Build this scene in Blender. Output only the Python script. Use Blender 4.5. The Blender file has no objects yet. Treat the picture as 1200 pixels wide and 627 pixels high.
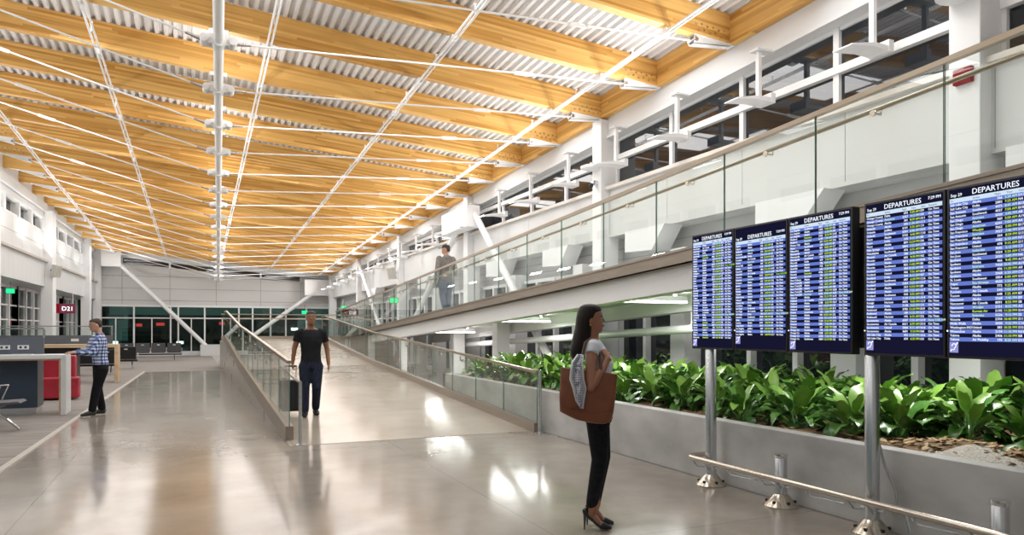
import bpy, bmesh, math, random
from mathutils import Vector, Matrix, Quaternion
R = random.Random(7)
sc = bpy.context.scene
COL = sc.collection
PI = math.pi

# ------------------------------------------------------------------ materials
def _nt(name):
    m = bpy.data.materials.new(name); m.use_nodes = True
    nt = m.node_tree; b = nt.nodes['Principled BSDF']
    return m, nt, b
def mat(name, col, rough=.5, metal=0., spec=.5, emit=None, estr=1., coat=0.):
    m, nt, b = _nt(name)
    b.inputs['Base Color'].default_value = (*col, 1); b.inputs['Roughness'].default_value = rough
    b.inputs['Metallic'].default_value = metal; b.inputs['Specular IOR Level'].default_value = spec
    b.inputs['Coat Weight'].default_value = coat
    if emit:
        b.inputs['Emission Color'].default_value = (*emit, 1); b.inputs['Emission Strength'].default_value = estr
    return m
def noise_mat(name, c1, c2, scale=(3, 3, 3), rough=(.5, .5), metal=0., detail=5, bump=0., spec=.5, coords='Object', bscale=None):
    m, nt, b = _nt(name); L = nt.links; N = nt.nodes
    tc = N.new('ShaderNodeTexCoord'); mp = N.new('ShaderNodeMapping'); mp.inputs['Scale'].default_value = scale
    no = N.new('ShaderNodeTexNoise'); no.inputs['Scale'].default_value = 1; no.inputs['Detail'].default_value = detail
    cr = N.new('ShaderNodeValToRGB'); cr.color_ramp.elements[0].position = .3; cr.color_ramp.elements[1].position = .7
    cr.color_ramp.elements[0].color = (*c1, 1); cr.color_ramp.elements[1].color = (*c2, 1)
    L.new(tc.outputs[coords], mp.inputs[0]); L.new(mp.outputs[0], no.inputs['Vector']); L.new(no.outputs['Fac'], cr.inputs[0])
    L.new(cr.outputs[0], b.inputs['Base Color'])
    mr = N.new('ShaderNodeMapRange'); mr.inputs['To Min'].default_value = rough[0]; mr.inputs['To Max'].default_value = rough[1]
    mr.inputs['From Min'].default_value = .3; mr.inputs['From Max'].default_value = .7
    L.new(no.outputs['Fac'], mr.inputs['Value']); L.new(mr.outputs[0], b.inputs['Roughness'])
    b.inputs['Metallic'].default_value = metal; b.inputs['Specular IOR Level'].default_value = spec
    if bump:
        bp = N.new('ShaderNodeBump'); bp.inputs['Strength'].default_value = bump; bp.inputs['Distance'].default_value = .02
        L.new(no.outputs['Fac'], bp.inputs['Height']); L.new(bp.outputs[0], b.inputs['Normal'])
    return m
def wood_mat(name, dark, light, lam=.045, axis_long=0):
    """glulam: laminations stacked along local Z, grain along local X, each lamination its own tone"""
    m, nt, b = _nt(name); L = nt.links; N = nt.nodes
    tc = N.new('ShaderNodeTexCoord'); oi = N.new('ShaderNodeObjectInfo')
    sp = N.new('ShaderNodeSeparateXYZ'); L.new(tc.outputs['Object'], sp.inputs[0])
    def math_(op, a, bb):
        n = N.new('ShaderNodeMath'); n.operation = op
        for i, v in enumerate((a, bb)):
            if v is None: continue
            if isinstance(v, (int, float)): n.inputs[i].default_value = v
            else: L.new(v, n.inputs[i])
        return n.outputs[0]
    long_, other = sp.outputs[axis_long], sp.outputs[1 - axis_long]
    lamn = math_('FLOOR', math_('DIVIDE', sp.outputs[2], lam), None)
    rnd = math_('MULTIPLY', oi.outputs['Random'], 57.)
    # boards along the length
    wn0 = N.new('ShaderNodeTexWhiteNoise'); wn0.noise_dimensions = '2D'
    c0 = N.new('ShaderNodeCombineXYZ'); L.new(lamn, c0.inputs[0]); L.new(rnd, c0.inputs[1]); L.new(c0.outputs[0], wn0.inputs['Vector'])
    seg = math_('FLOOR', math_('ADD', math_('DIVIDE', long_, 2.6), math_('MULTIPLY', wn0.outputs['Value'], 5.)), None)
    wn = N.new('ShaderNodeTexWhiteNoise'); wn.noise_dimensions = '3D'
    c1 = N.new('ShaderNodeCombineXYZ'); L.new(lamn, c1.inputs[0]); L.new(seg, c1.inputs[1]); L.new(rnd, c1.inputs[2]); L.new(c1.outputs[0], wn.inputs['Vector'])
    no = N.new('ShaderNodeTexNoise'); no.inputs['Scale'].default_value = 1; no.inputs['Detail'].default_value = 4
    c2 = N.new('ShaderNodeCombineXYZ'); L.new(math_('ADD', math_('MULTIPLY', long_, .9), rnd), c2.inputs[0]); L.new(math_('MULTIPLY', other, 14.), c2.inputs[1]); L.new(math_('MULTIPLY', sp.outputs[2], 34.), c2.inputs[2])
    L.new(c2.outputs[0], no.inputs['Vector'])
    f = math_('ADD', math_('MULTIPLY', wn.outputs['Value'], .5), math_('MULTIPLY', no.outputs['Fac'], .5))
    cr = N.new('ShaderNodeValToRGB'); cr.color_ramp.elements[0].position = .2; cr.color_ramp.elements[1].position = .8
    cr.color_ramp.elements[0].color = (*dark, 1); cr.color_ramp.elements[1].color = (*light, 1)
    L.new(f, cr.inputs[0]); L.new(cr.outputs[0], b.inputs['Base Color'])
    b.inputs['Roughness'].default_value = .45; b.inputs['Specular IOR Level'].default_value = .3
    return m
def glass_mat(name, tint=(.95, .975, .96), ior=1.45, rough=0.):
    m = bpy.data.materials.new(name); m.use_nodes = True; nt = m.node_tree; N = nt.nodes; L = nt.links
    N.remove(N['Principled BSDF']); out = N['Material Output']
    t = N.new('ShaderNodeBsdfTransparent'); t.inputs[0].default_value = (*tint, 1)
    g = N.new('ShaderNodeBsdfGlossy'); g.inputs['Roughness'].default_value = rough
    lw_ = N.new('ShaderNodeLayerWeight'); lw_.inputs['Blend'].default_value = .5
    pw = N.new('ShaderNodeMath'); pw.operation = 'POWER'; pw.inputs[1].default_value = 5.; L.new(lw_.outputs['Facing'], pw.inputs[0])
    fr = N.new('ShaderNodeMath'); fr.operation = 'MULTIPLY_ADD'; fr.inputs[1].default_value = .8; fr.inputs[2].default_value = ((ior - 1) / (ior + 1)) ** 2; L.new(pw.outputs[0], fr.inputs[0])
    mx = N.new('ShaderNodeMixShader'); L.new(fr.outputs[0], mx.inputs[0]); L.new(t.outputs[0], mx.inputs[1]); L.new(g.outputs[0], mx.inputs[2])
    L.new(mx.outputs[0], out.inputs[0])
    return m
def emit_mat(name, col, s=1.):
    m = bpy.data.materials.new(name); m.use_nodes = True; nt = m.node_tree; N = nt.nodes
    N.remove(N['Principled BSDF']); e = N.new('ShaderNodeEmission'); e.inputs[0].default_value = (*col, 1); e.inputs[1].default_value = s
    nt.links.new(e.outputs[0], N['Material Output'].inputs[0]); return m
def floor_mat(name, c1, c2, c3, joint=(3.9, 5.1), r=(.07, .2)):
    m, nt, b = _nt(name); L = nt.links; N = nt.nodes
    tc = N.new('ShaderNodeTexCoord'); mp = N.new('ShaderNodeMapping'); L.new(tc.outputs['Object'], mp.inputs[0])
    no = N.new('ShaderNodeTexNoise'); no.inputs['Scale'].default_value = .55; no.inputs['Detail'].default_value = 9; no.inputs['Roughness'].default_value = .62
    no2 = N.new('ShaderNodeTexNoise'); no2.inputs['Scale'].default_value = 2.3; no2.inputs['Detail'].default_value = 6
    L.new(mp.outputs[0], no.inputs['Vector']); L.new(mp.outputs[0], no2.inputs['Vector'])
    cr = N.new('ShaderNodeValToRGB'); e = cr.color_ramp.elements; e[0].position = .32; e[1].position = .7
    e[0].color = (*c1, 1); e[1].color = (*c3, 1); n = e.new(.5); n.color = (*c2, 1)
    L.new(no.outputs['Fac'], cr.inputs[0])
    sp = N.new('ShaderNodeSeparateXYZ'); L.new(tc.outputs['Object'], sp.inputs[0])
    def M(op, a, bb=None):
        q = N.new('ShaderNodeMath'); q.operation = op
        for i, v in enumerate((a, bb)):
            if v is None: continue
            if isinstance(v, (int, float)): q.inputs[i].default_value = v
            else: L.new(v, q.inputs[i])
        return q.outputs[0]
    def line(s, p, off):
        q = M('PINGPONG', M('ADD', s, off), p / 2); return M('LESS_THAN', q, .006)
    j = M('MAXIMUM', line(sp.outputs[0], joint[0], 1.3), line(sp.outputs[1], joint[1], .35))
    mx = N.new('ShaderNodeMix'); mx.data_type = 'RGBA'; mx.inputs['B'].default_value = (.1, .09, .08, 1)
    L.new(M('MULTIPLY', j, .45), mx.inputs['Factor']); L.new(cr.outputs[0], mx.inputs['A']); L.new(mx.outputs['Result'], b.inputs['Base Color'])
    mr = N.new('ShaderNodeMapRange'); mr.inputs['From Min'].default_value = .3; mr.inputs['From Max'].default_value = .7
    mr.inputs['To Min'].default_value = r[0]; mr.inputs['To Max'].default_value = r[1]
    L.new(no2.outputs['Fac'], mr.inputs['Value']); L.new(mr.outputs[0], b.inputs['Roughness'])
    b.inputs['Specular IOR Level'].default_value = .7
    return m
def check_mat(name, a, b_, c_, s=.03):
    """plaid shirt: bands in two directions"""
    m, nt, b = _nt(name); L = nt.links; N = nt.nodes
    tc = N.new('ShaderNodeTexCoord'); sp = N.new('ShaderNodeSeparateXYZ'); L.new(tc.outputs['Object'], sp.inputs[0])
    def M(op, x, y=None):
        q = N.new('ShaderNodeMath'); q.operation = op
        for i, v in enumerate((x, y)):
            if v is None: continue
            if isinstance(v, (int, float)): q.inputs[i].default_value = v
            else: L.new(v, q.inputs[i])
        return q.outputs[0]
    h = M('ADD', sp.outputs[0], sp.outputs[1])
    u = M('LESS_THAN', M('PINGPONG', h, s), s * .5); v = M('LESS_THAN', M('PINGPONG', sp.outputs[2], s), s * .5)
    k = M('MULTIPLY', M('ADD', u, v), .5)
    cr = N.new('ShaderNodeValToRGB'); cr.color_ramp.interpolation = 'CONSTANT'; e = cr.color_ramp.elements
    e[0].position = 0; e[0].color = (*a, 1); e[1].position = .75; e[1].color = (*c_, 1); q = e.new(.25); q.color = (*b_, 1)
    L.new(k, cr.inputs[0]); L.new(cr.outputs[0], b.inputs['Base Color']); b.inputs['Roughness'].default_value = .85
    return m

WHITE = mat('white_paint', (.80, .80, .80), .5)
WHITE2 = mat('white_metal', (.86, .86, .86), .4)
PANEL = mat('wall_panel_white', (.68, .68, .67), .42)
GREYP = mat('spandrel_grey', (.50, .50, .50), .5)
JOINT = mat('joint_grey', (.33, .33, .33), .7)
DECK = mat('steel_deck_white', (.80, .80, .81), .45)
WOOD = wood_mat('glulam_timber', (.56, .265, .052), (.90, .56, .19))
WOODY = wood_mat('glulam_blocking', (.56, .265, .052), (.90, .56, .19), axis_long=1)
TAN = noise_mat('bronze_cladding', (.27, .225, .18), (.36, .305, .245), (2, 1, 9), (.3, .45), .35)
CAP = mat('bronze_rail', (.42, .35, .27), .28, .75)
STEEL = mat('brushed_steel', (.66, .68, .71), .27, 1.)
STEELW = mat('warm_steel', (.62, .56, .48), .25, 1.)
CHROME = mat('chrome', (.8, .8, .8), .12, 1.)
DARKM = mat('dark_metal', (.05, .05, .055), .4, .6)
BLACK = mat('black_plastic', (.012, .012, .014), .35)
GLASS = glass_mat('rail_glass')
GEDGE = mat('glass_edge_green', (.10, .22, .17), .15)
NIGHT = mat('night_window_glass', (.012, .016, .022), .03, 0, .8)
TEAL = glass_mat('end_wall_glass', (.50, .66, .62), 1.5)
BLIND = glass_mat('side_wall_glass', (.55, .60, .60), 1.5)
FLOOR = floor_mat('polished_concrete_floor', (.235, .205, .17), (.32, .28, .235), (.41, .365, .31), r=(.10, .17))
RAMPF = floor_mat('polished_concrete_ramp', (.34, .295, .24), (.41, .36, .295), (.48, .42, .35), (50, 4.4), (.12, .18))
CARPET = noise_mat('grey_carpet', (.20, .175, .155), (.33, .30, .275), (1.2, 9, 9), (.9, .95), 0, 8, .1)
CONC = noise_mat('planter_concrete', (.35, .345, .335), (.58, .57, .55), (1.7, 1.4, 2.4), (.5, .7), 0, 9, .08)
SOIL = noise_mat('bark_mulch', (.08, .045, .02), (.34, .22, .11), (26, 26, 26), (.9, .95), 0, 6, .8)
GRAVEL = noise_mat('pale_gravel', (.42, .38, .32), (.74, .70, .63), (45, 45, 45), (.8, .9), 0, 5, .9)
ASPH = mat('night_apron', (.02, .03, .03), .6)
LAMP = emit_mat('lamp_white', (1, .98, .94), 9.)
EXITG = emit_mat('exit_green', (.02, .9, .28), 1.6)
REDS = emit_mat('sign_red', (.42, .015, .03), .55)
REDD = emit_mat('reflection_red', (1, .06, .05), 2.)
SIGNW = emit_mat('sign_white', (1, 1, 1), 2.4)

# ------------------------------------------------------------------ mesh helpers
WL = {}          # world location of each parent
def wl(p): return WL.get(p.name, Vector((0, 0, 0))) if p else Vector((0, 0, 0))
def tag(o, label=None, cat=None, group=None, kind=None):
    if label: o['label'] = label
    if cat: o['category'] = cat
    if group: o['group'] = group
    if kind: o['kind'] = kind
    return o
def thing(name, label, cat, loc=(0, 0, 0), group=None, rotz=0.):
    o = bpy.data.objects.new(name, None); COL.objects.link(o); o.empty_display_size = .1
    o.location = loc; o.rotation_euler = (0, 0, rotz); WL[o.name] = Vector(loc)
    return tag(o, label, cat, group)
class MB:
    def __init__(s): s.v = []; s.f = []; s.m = []; s.cur = 0
    def vs(s, pts):
        i = len(s.v); s.v += [Vector(p) for p in pts]; return i
    def face(s, idx): s.f.append(list(idx)); s.m.append(s.cur)
    def hexa(s, p):           # p: 8 points, bottom loop then top loop (ccw from above)
        i = s.vs(p)
        for q in ((3, 2, 1, 0), (4, 5, 6, 7), (0, 1, 5, 4), (1, 2, 6, 5), (2, 3, 7, 6), (3, 0, 4, 7)): s.face([i + k for k in q])
        return s
    def box(s, a, b):
        x0, y0, z0 = a; x1, y1, z1 = b
        x0, x1 = min(x0, x1), max(x0, x1); y0, y1 = min(y0, y1), max(y0, y1); z0, z1 = min(z0, z1), max(z0, z1)
        return s.hexa([(x0, y0, z0), (x1, y0, z0), (x1, y1, z0), (x0, y1, z0), (x0, y0, z1), (x1, y0, z1), (x1, y1, z1), (x0, y1, z1)])
    def obox(s, c, size, rot=None):
        h = Vector(size) / 2; c = Vector(c); pts = []
        for z in (-1, 1):
            for x, y in ((-1, -1), (1, -1), (1, 1), (-1, 1)):
                p = Vector((x * h.x, y * h.y, z * h.z)); pts.append(c + (rot @ p if rot else p))
        return s.hexa(pts)
    def prism(s, poly, d):    # poly 3D points, extruded by vector d
        n = len(poly); d = Vector(d); i = s.vs(poly); j = s.vs([Vector(p) + d for p in poly])
        s.face([i + k for k in reversed(range(n))]); s.face([j + k for k in range(n)])
        for k in range(n): s.face([i + k, i + (k + 1) % n, j + (k + 1) % n, j + k])
        return s
    def rings(s, rs, cap=True, closed=False):
        n = len(rs[0]); base = [s.vs(r) for r in rs]
        prs = list(zip(base[:-1], base[1:]))
        if closed: prs.append((base[-1], base[0]))
        for a, b in prs:
            for k in range(n): s.face([a + k, a + (k + 1) % n, b + (k + 1) % n, b + k])
        if cap and not closed:
            s.face([base[0] + k for k in reversed(range(n))]); s.face([base[-1] + k for k in range(n)])
        return s
    def tube(s, pts, r, n=10, cap=True):
        pts = [Vector(p) for p in pts]; rr = r if isinstance(r, (list, tuple)) else [r] * len(pts)
        rs = []; u = None
        for i, p in enumerate(pts):
            a = pts[max(i - 1, 0)]; b = pts[min(i + 1, len(pts) - 1)]; t = (b - a).normalized()
            if u is None:
                h = Vector((0, 0, 1)) if abs(t.z) < .9 else Vector((1, 0, 0)); u = t.cross(h).normalized()
            else: u = (u - t * u.dot(t)).normalized()
            w = t.cross(u); q = rr[i]
            if not isinstance(q, (list, tuple)): q = (q, q)
            rs.append([p + u * q[0] * math.cos(2 * PI * k / n) + w * q[1] * math.sin(2 * PI * k / n) for k in range(n)])
        return s.rings(rs, cap)
    def lathe(s, c, prof, n=20):
        c = Vector(c)
        return s.rings([[c + Vector((r * math.cos(2 * PI * k / n), r * math.sin(2 * PI * k / n), z)) for k in range(n)] for r, z in prof])
    def ell(s, c, rx, ry, rz, n=14, m=8, rot=None):
        c = Vector(c); rs = []
        for j in range(m + 1):
            ph = -PI / 2 + PI * (j * .96 + .02 * m) / m
            ring = []
            for k in range(n):
                p = Vector((rx * math.cos(ph) * math.cos(2 * PI * k / n), ry * math.cos(ph) * math.sin(2 * PI * k / n), rz * math.sin(ph)))
                ring.append(c + (rot @ p if rot else p))
            rs.append(ring)
        return s.rings(rs)
    def build(s, name, mats, parent=None, smooth=False, bevel=0., loc=None):
        off = wl(parent); me = bpy.data.meshes.new(name)
        me.from_pydata([tuple(p - off) for p in s.v], [], s.f)
        ms = mats if isinstance(mats, (list, tuple)) else [mats]
        for m in ms: me.materials.append(m)
        for p, k in zip(me.polygons, s.m): p.material_index = k
        me.validate(); bm = bmesh.new(); bm.from_mesh(me); bmesh.ops.recalc_face_normals(bm, faces=bm.faces)
        if smooth:
            for f in bm.faces: f.smooth = True
            for e in bm.edges:
                if len(e.link_faces) == 2 and e.calc_face_angle(0) > .7: e.smooth = False
        bm.to_mesh(me); bm.free()
        o = bpy.data.objects.new(name, me); COL.objects.link(o)
        if parent: o.parent = parent; WL[o.name] = off
        if loc: o.location = loc
        if bevel:
            b = o.modifiers.new('bevel', 'BEVEL'); b.width = bevel; b.segments = 2; b.limit_method = 'ANGLE'
        return o
def struct(mb, name, mats, parent=None, **k):
    o = mb.build(name, mats, parent, **k)
    if not parent: o['kind'] = 'structure'
    return o
def copy_tree(o, parent=None):
    c = o.copy(); COL.objects.link(c)
    if parent: c.parent = parent
    for ch in list(o.children): copy_tree(ch, c)
    return c
def text(name, s, size, mat_, parent, loc, rot, align='LEFT', line=1., extr=.0008):
    cu = bpy.data.curves.new(name, 'FONT'); cu.body = s; cu.size = size; cu.align_x = align; cu.space_line = line; cu.extrude = extr
    cu.resolution_u = 2
    cu.materials.append(mat_)
    tmp = bpy.data.objects.new('tmp', cu); COL.objects.link(tmp); dg = bpy.context.evaluated_depsgraph_get()
    me = bpy.data.meshes.new_from_object(tmp.evaluated_get(dg)); me.name = name; bpy.data.objects.remove(tmp); bpy.data.curves.remove(cu)
    o = bpy.data.objects.new(name, me); COL.objects.link(o)
    if parent: o.parent = parent
    o.location = loc; o.rotation_euler = rot
    return o
def light(name, typ, loc, energy, col=(1, 1, 1), size=.5, size_y=None, rot=(0, 0, 0), parent=None, spread=None):
    l = bpy.data.lights.new(name, typ); l.energy = energy; l.color = col
    if typ == 'AREA':
        l.size = size
        if size_y: l.shape = 'RECTANGLE'; l.size_y = size_y
        if spread: l.spread = spread
    o = bpy.data.objects.new(name, l); COL.objects.link(o); o.location = loc; o.rotation_euler = rot
    return o

# ------------------------------------------------------------------ camera
F = 850.; TH = math.atan(380 / F)
cam = bpy.data.cameras.new('camera'); co = bpy.data.objects.new('camera', cam); COL.objects.link(co)
co.location = (0, 0, 1.6); co.rotation_euler = (PI / 2, 0, -TH)
cam.sensor_width = 36; cam.sensor_fit = 'HORIZONTAL'; cam.lens = 36 * F / 1200; cam.shift_y = 72.5 / 1200; cam.clip_end = 400
sc.camera = co

# ------------------------------------------------------------------ reference geometry
SL = .0835
def ZB(X, Y): return 6.32 - .0345 * (Y - 9.58) + SL * (8.3 - X)      # underside of the roof beams
def XL(Y): return -4.83 - .03 * (48.2 - Y)                          # left wall
BY = lambda k: 9.58 + 2.055 * k
YE = 48.2
Y0 = -5.

def lw(o0, o1, u0, u1, z0, z1):     # box along the left wall; offsets from the wall plane, z may be (at u0, at u1)
    za = z0 if isinstance(z0, tuple) else (z0, z0); zb = z1 if isinstance(z1, tuple) else (z1, z1)
    a0, a1 = XL(u0), XL(u1)
    return [(a0 + o0, u0, za[0]), (a0 + o1, u0, za[0]), (a1 + o1, u1, za[1]), (a1 + o0, u1, za[1]),
            (a0 + o0, u0, zb[0]), (a0 + o1, u0, zb[0]), (a1 + o1, u1, zb[1]), (a1 + o0, u1, zb[1])]
def rw(x0, x1, u0, u1, z0, z1):
    za = z0 if isinstance(z0, tuple) else (z0, z0); zb = z1 if isinstance(z1, tuple) else (z1, z1)
    return [(x0, u0, za[0]), (x1, u0, za[0]), (x1, u1, za[1]), (x0, u1, za[1]), (x0, u0, zb[0]), (x1, u0, zb[0]), (x1, u1, zb[1]), (x0, u1, zb[1])]

# ------------------------------------------------------------------ floor, carpet
m = MB(); m.box((-7.5, Y0, -.2), (10, YE + .2, 0)); struct(m, 'floor', FLOOR)
m = MB()
CX0, CX1 = -2.19, -1.53
m.hexa([(-7.2, Y0, .0), (-2.3, Y0, .0), (CX1, 30.6, .0), (-7.2, 30.6, .0), (-7.2, Y0, .012), (-2.3, Y0, .012), (CX1, 30.6, .012), (-7.2, 30.6, .012)])
m.box((-7.2, 30.6, 0), (1.28, YE, .012)); struct(m, 'floor_carpet', CARPET)
m = MB()
m.hexa([(-2.3, Y0, 0), (-2.22, Y0, 0), (CX1 + .08, 30.6, 0), (CX1, 30.6, 0), (-2.3, Y0, .014), (-2.22, Y0, .014), (CX1 + .08, 30.6, .014), (CX1, 30.6, .014)])
m.box((CX1, 30.52, 0), (1.28, 30.6, .014)); struct(m, 'trim_1', mat('carpet_trim', (.46, .42, .37), .5))

# ------------------------------------------------------------------ ceiling deck (corrugated)
m = MB(); P_ = .165; x = -8.; prof = []
while x < 8.8:
    for dx, dz in ((0, 0), (.06, 0), (.08, .07), (.145, .07)): prof.append((x + dx, dz))
    x += P_
ya, yb = Y0, YE + .3
ia = m.vs([(px, ya, ZB(px, ya) + .492 + dz) for px, dz in prof]); ib = m.vs([(px, yb, ZB(px, yb) + .492 + dz) for px, dz in prof])
for k in range(len(prof) - 1): m.face([ia + k, ia + k + 1, ib + k + 1, ib + k])
ic = m.vs([(-8, ya, ZB(-8, ya) + .7), (8.8, ya, ZB(8.8, ya) + .7), (8.8, yb, ZB(8.8, yb) + .7), (-8, yb, ZB(-8, yb) + .7)])
m.face([ic, ic + 1, ic + 2, ic + 3]); struct(m, 'ceiling', DECK)

# ------------------------------------------------------------------ roof trusses
ORD = ['first', 'second', 'third', 'fourth', 'fifth', 'sixth', 'seventh', 'eighth', 'ninth', 'tenth', 'eleventh', 'twelfth', 'thirteenth', 'fourteenth', 'fifteenth', 'sixteenth', 'seventeenth', 'eighteenth', 'nineteenth', 'twentieth']
SX = lambda Y: .0359 * Y
ang = math.atan(SL)
def truss(k):
    Y = BY(k); xr = 8.3; xl = XL(Y) - .1; zr = ZB(xr, Y)
    vis = k >= 0
    if vis: lab = 'honey timber roof beam with white tie rods, %s from the near end' % ORD[k]
    else: lab = 'honey timber roof beam with white tie rods above the camera'
    t = thing('roof_truss', lab, 'roof truss', (xr, Y, zr), 'timber roof trusses')
    Ln = (xr - xl) / math.cos(ang)
    b = MB(); b.box((-Ln, -.085, 0), (0, .085, .49)); ob = b.build('beam', WOOD, t); 
    # mesh was shifted by the parent's world position: undo, then slope it
    for v in ob.data.vertices: v.co += Vector((xr, Y, zr))
    ob.rotation_euler = (0, ang, 0)
    hx = SX(Y); hz = ZB(hx, Y) - 1.03
    # gusset shoes at the eaves, tapering to the beam end
    def gusset(xe, sgn, nm):
        g = MB(); z = ZB(xe, Y)
        x1 = xe - sgn * .82; z1 = ZB(x1, Y)
        for yy in (-.075, .06):
            g.prism([(xe - sgn * .04, Y + yy, z - .004), (x1, Y + yy, z1 - .004), (x1, Y + yy, z1 - .16), (xe - sgn * .12, Y + yy, z - .035)], (0, .015, 0))
        g.hexa([(min(xe, x1), Y - .09, (z if xe < x1 else z1) - .012), (max(xe, x1), Y - .09, (z1 if xe < x1 else z) - .012), (max(xe, x1), Y + .09, (z1 if xe < x1 else z) - .012), (min(xe, x1), Y + .09, (z if xe < x1 else z1) - .012),
                (min(xe, x1), Y - .09, (z if xe < x1 else z1)), (max(xe, x1), Y - .09, (z1 if xe < x1 else z)), (max(xe, x1), Y + .09, (z1 if xe < x1 else z)), (min(xe, x1), Y + .09, (z if xe < x1 else z1))])
        # underside web closing the shoe
        g.prism([(xe - sgn * .12, Y - .075, z - .035), (x1, Y - .075, z1 - .16), (x1, Y - .075, z1 - .15), (xe - sgn * .12, Y - .075, z - .025)], (0, .15, 0))
        o = g.build('gusset_plate', WHITE2, t)
        # pin
        q = MB(); q.tube([(x1 + sgn * .03, Y - .1, z1 - .09), (x1 + sgn * .03, Y + .1, z1 - .09)], .035, 10); q.build('pin', STEEL, o, True)
        if vis and k < 9:
            bl = MB()
            for i in range(7):
                for j in range(2):
                    px = xe - sgn * (.06 + .115 * i + (.05 if j else 0)); pz = ZB(px, Y) + .07 + .085 * j + (.02 if i % 2 else 0)
                    bl.tube([(px, Y - .085, pz), (px, Y - .095, pz)], .017, 8)
            bl.build('bolts', STEEL, o, True)
        return x1, z1 - .09
    gr = gusset(xr, 1, 'r'); gl = gusset(XL(Y) + .35, -1, 'l')
    for (gx, gz), sg in ((gr, 1), (gl, -1)):
        q = MB(); a = Vector((gx, Y, gz)); e = Vector((hx + sg * .2, Y, hz)); q.tube([a, e], .0165, 8)
        ro = q.build('tie_rod', WHITE2, t, True)
        q = MB(); d = (e - a); c0 = a + d * .30; dn = d.normalized()
        up = Vector((0, 0, 1)); 
        for s_ in (-1, 1): q.obox(c0 + up * .026 * s_, (.30, .022, .012), Matrix.Rotation(-math.atan2(d.z, d.x), 3, 'Y'))
        for s_ in (-1, 1): q.tube([c0 + dn * (.15 * s_ - .03), c0 + dn * (.15 * s_ + .03)], .033, 8)
        q.build('turnbuckle', WHITE2, ro, False)
        q = MB(); q.tube([e + (e - a).normalized() * -.26, e + (e - a).normalized() * .02], [.018, .036], 10); q.build('fork_end', STEEL, ro, True)
    # hub: two round-eared plates around the tube
    q = MB()
    for yy in (-.1, .085):
        pts = []
        for i in range(20):
            a = 2 * PI * i / 20; pts.append((hx + .26 * math.cos(a), Y + yy, hz + .09 * math.sin(a) * (1 if math.sin(a) > 0 else .8)))
        q.prism(pts, (0, .015, 0))
    q.tube([(hx, Y - .12, hz), (hx, Y + .12, hz)], .1, 14)
    for s_ in (-1, 1): q.tube([(hx + s_ * .2, Y - .125, hz), (hx + s_ * .2, Y + .125, hz)], .06, 12)
    q.build('hub_plate', WHITE2, t, True)
    q = MB(); q.tube([(hx, Y, hz), (hx, Y, ZB(hx, Y))], .04, 10); q.box((hx - .16, Y - .09, ZB(hx, Y) - .014), (hx + .16, Y + .09, ZB(hx, Y) + .002)); q.build('king_post', WHITE2, t)
    return t
for k in range(-3, 19): truss(k)
# blocking between the beam ends along the right eave
for k in range(-3, 18):
    ya_, yb_ = BY(k) + .085, BY(k + 1) - .085
    m = MB(); m.hexa(rw(8.2, 8.33, ya_, yb_, (ZB(8.3, ya_), ZB(8.3, yb_)), (ZB(8.3, ya_) + .49, ZB(8.3, yb_) + .49)))
    for v in m.v: v -= Vector((8.2, ya_, ZB(8.3, ya_)))
    o = m.build('timber_blocking', WOODY); o.location = (8.2, ya_, ZB(8.3, ya_))
    tag(o, 'honey timber blocking between two beam ends along the right eave', 'timber block', 'eave blocking')
# central tube under the roof
m = MB(); pts = [(SX(Y), Y, ZB(SX(Y), Y) - 1.03) for Y in (Y0 + .3, 10, 20, 30, 40, 47.6)]
m.tube(pts, .075, 14); o = m.build('truss_tube', WHITE2, None, True)
tag(o, 'thick white tube running down the middle of the roof through the rod hubs', 'tube')
# sprinkler pipes
def pipe(x0, lab, jog=False):
    t = thing('sprinkler_pipe', lab, 'pipe', (x0, 15.8, ZB(x0, 15.8)), 'sprinkler pipes under the roof')
    fx = lambda Y: x0 + .0135 * (Y - 15.8)
    for s_ in (-.035, .035):
        q = MB(); q.tube([(fx(Y) + s_, Y, ZB(fx(Y), Y) - .08) for Y in (Y0, 6, 12, 20, 30, 40, 47.6)], .019, 8); q.build('pipe_run', WHITE2, t, True)
    for k in range(-2, 18):
        Y = BY(k); X = fx(Y); z = ZB(X, Y)
        q = MB(); q.box((X - .045, Y - .03, z - .11), (X + .045, Y + .03, z - .002)); q.build('hanger_clip', WHITE2, t)
    for k in range(-1, 17):
        Y = BY(k) + 1.02; X = fx(Y); z = ZB(X, Y) - .08
        q = MB(); q.tube([(X, Y, z - .03), (X, Y, z + .13)], .011, 6); q.lathe((X, Y, z + .13), [(.006, 0), (.03, .004), (.03, .01), (.006, .014)], 8); q.build('sprinkler_head', WHITE2, t)
pipe(7.09, 'slim white double pipe under the beams nearest the right eave')
pipe(4.18, 'slim white double pipe under the beams, halfway between hub tube and right eave')
pipe(1.36, 'slim white double pipe just right of the thick hub tube')
pipe(-1.54, 'slim white double pipe just left of the thick hub tube')
pipe(-4.24, 'slim white double pipe under the beams nearest the left wall')

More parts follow.
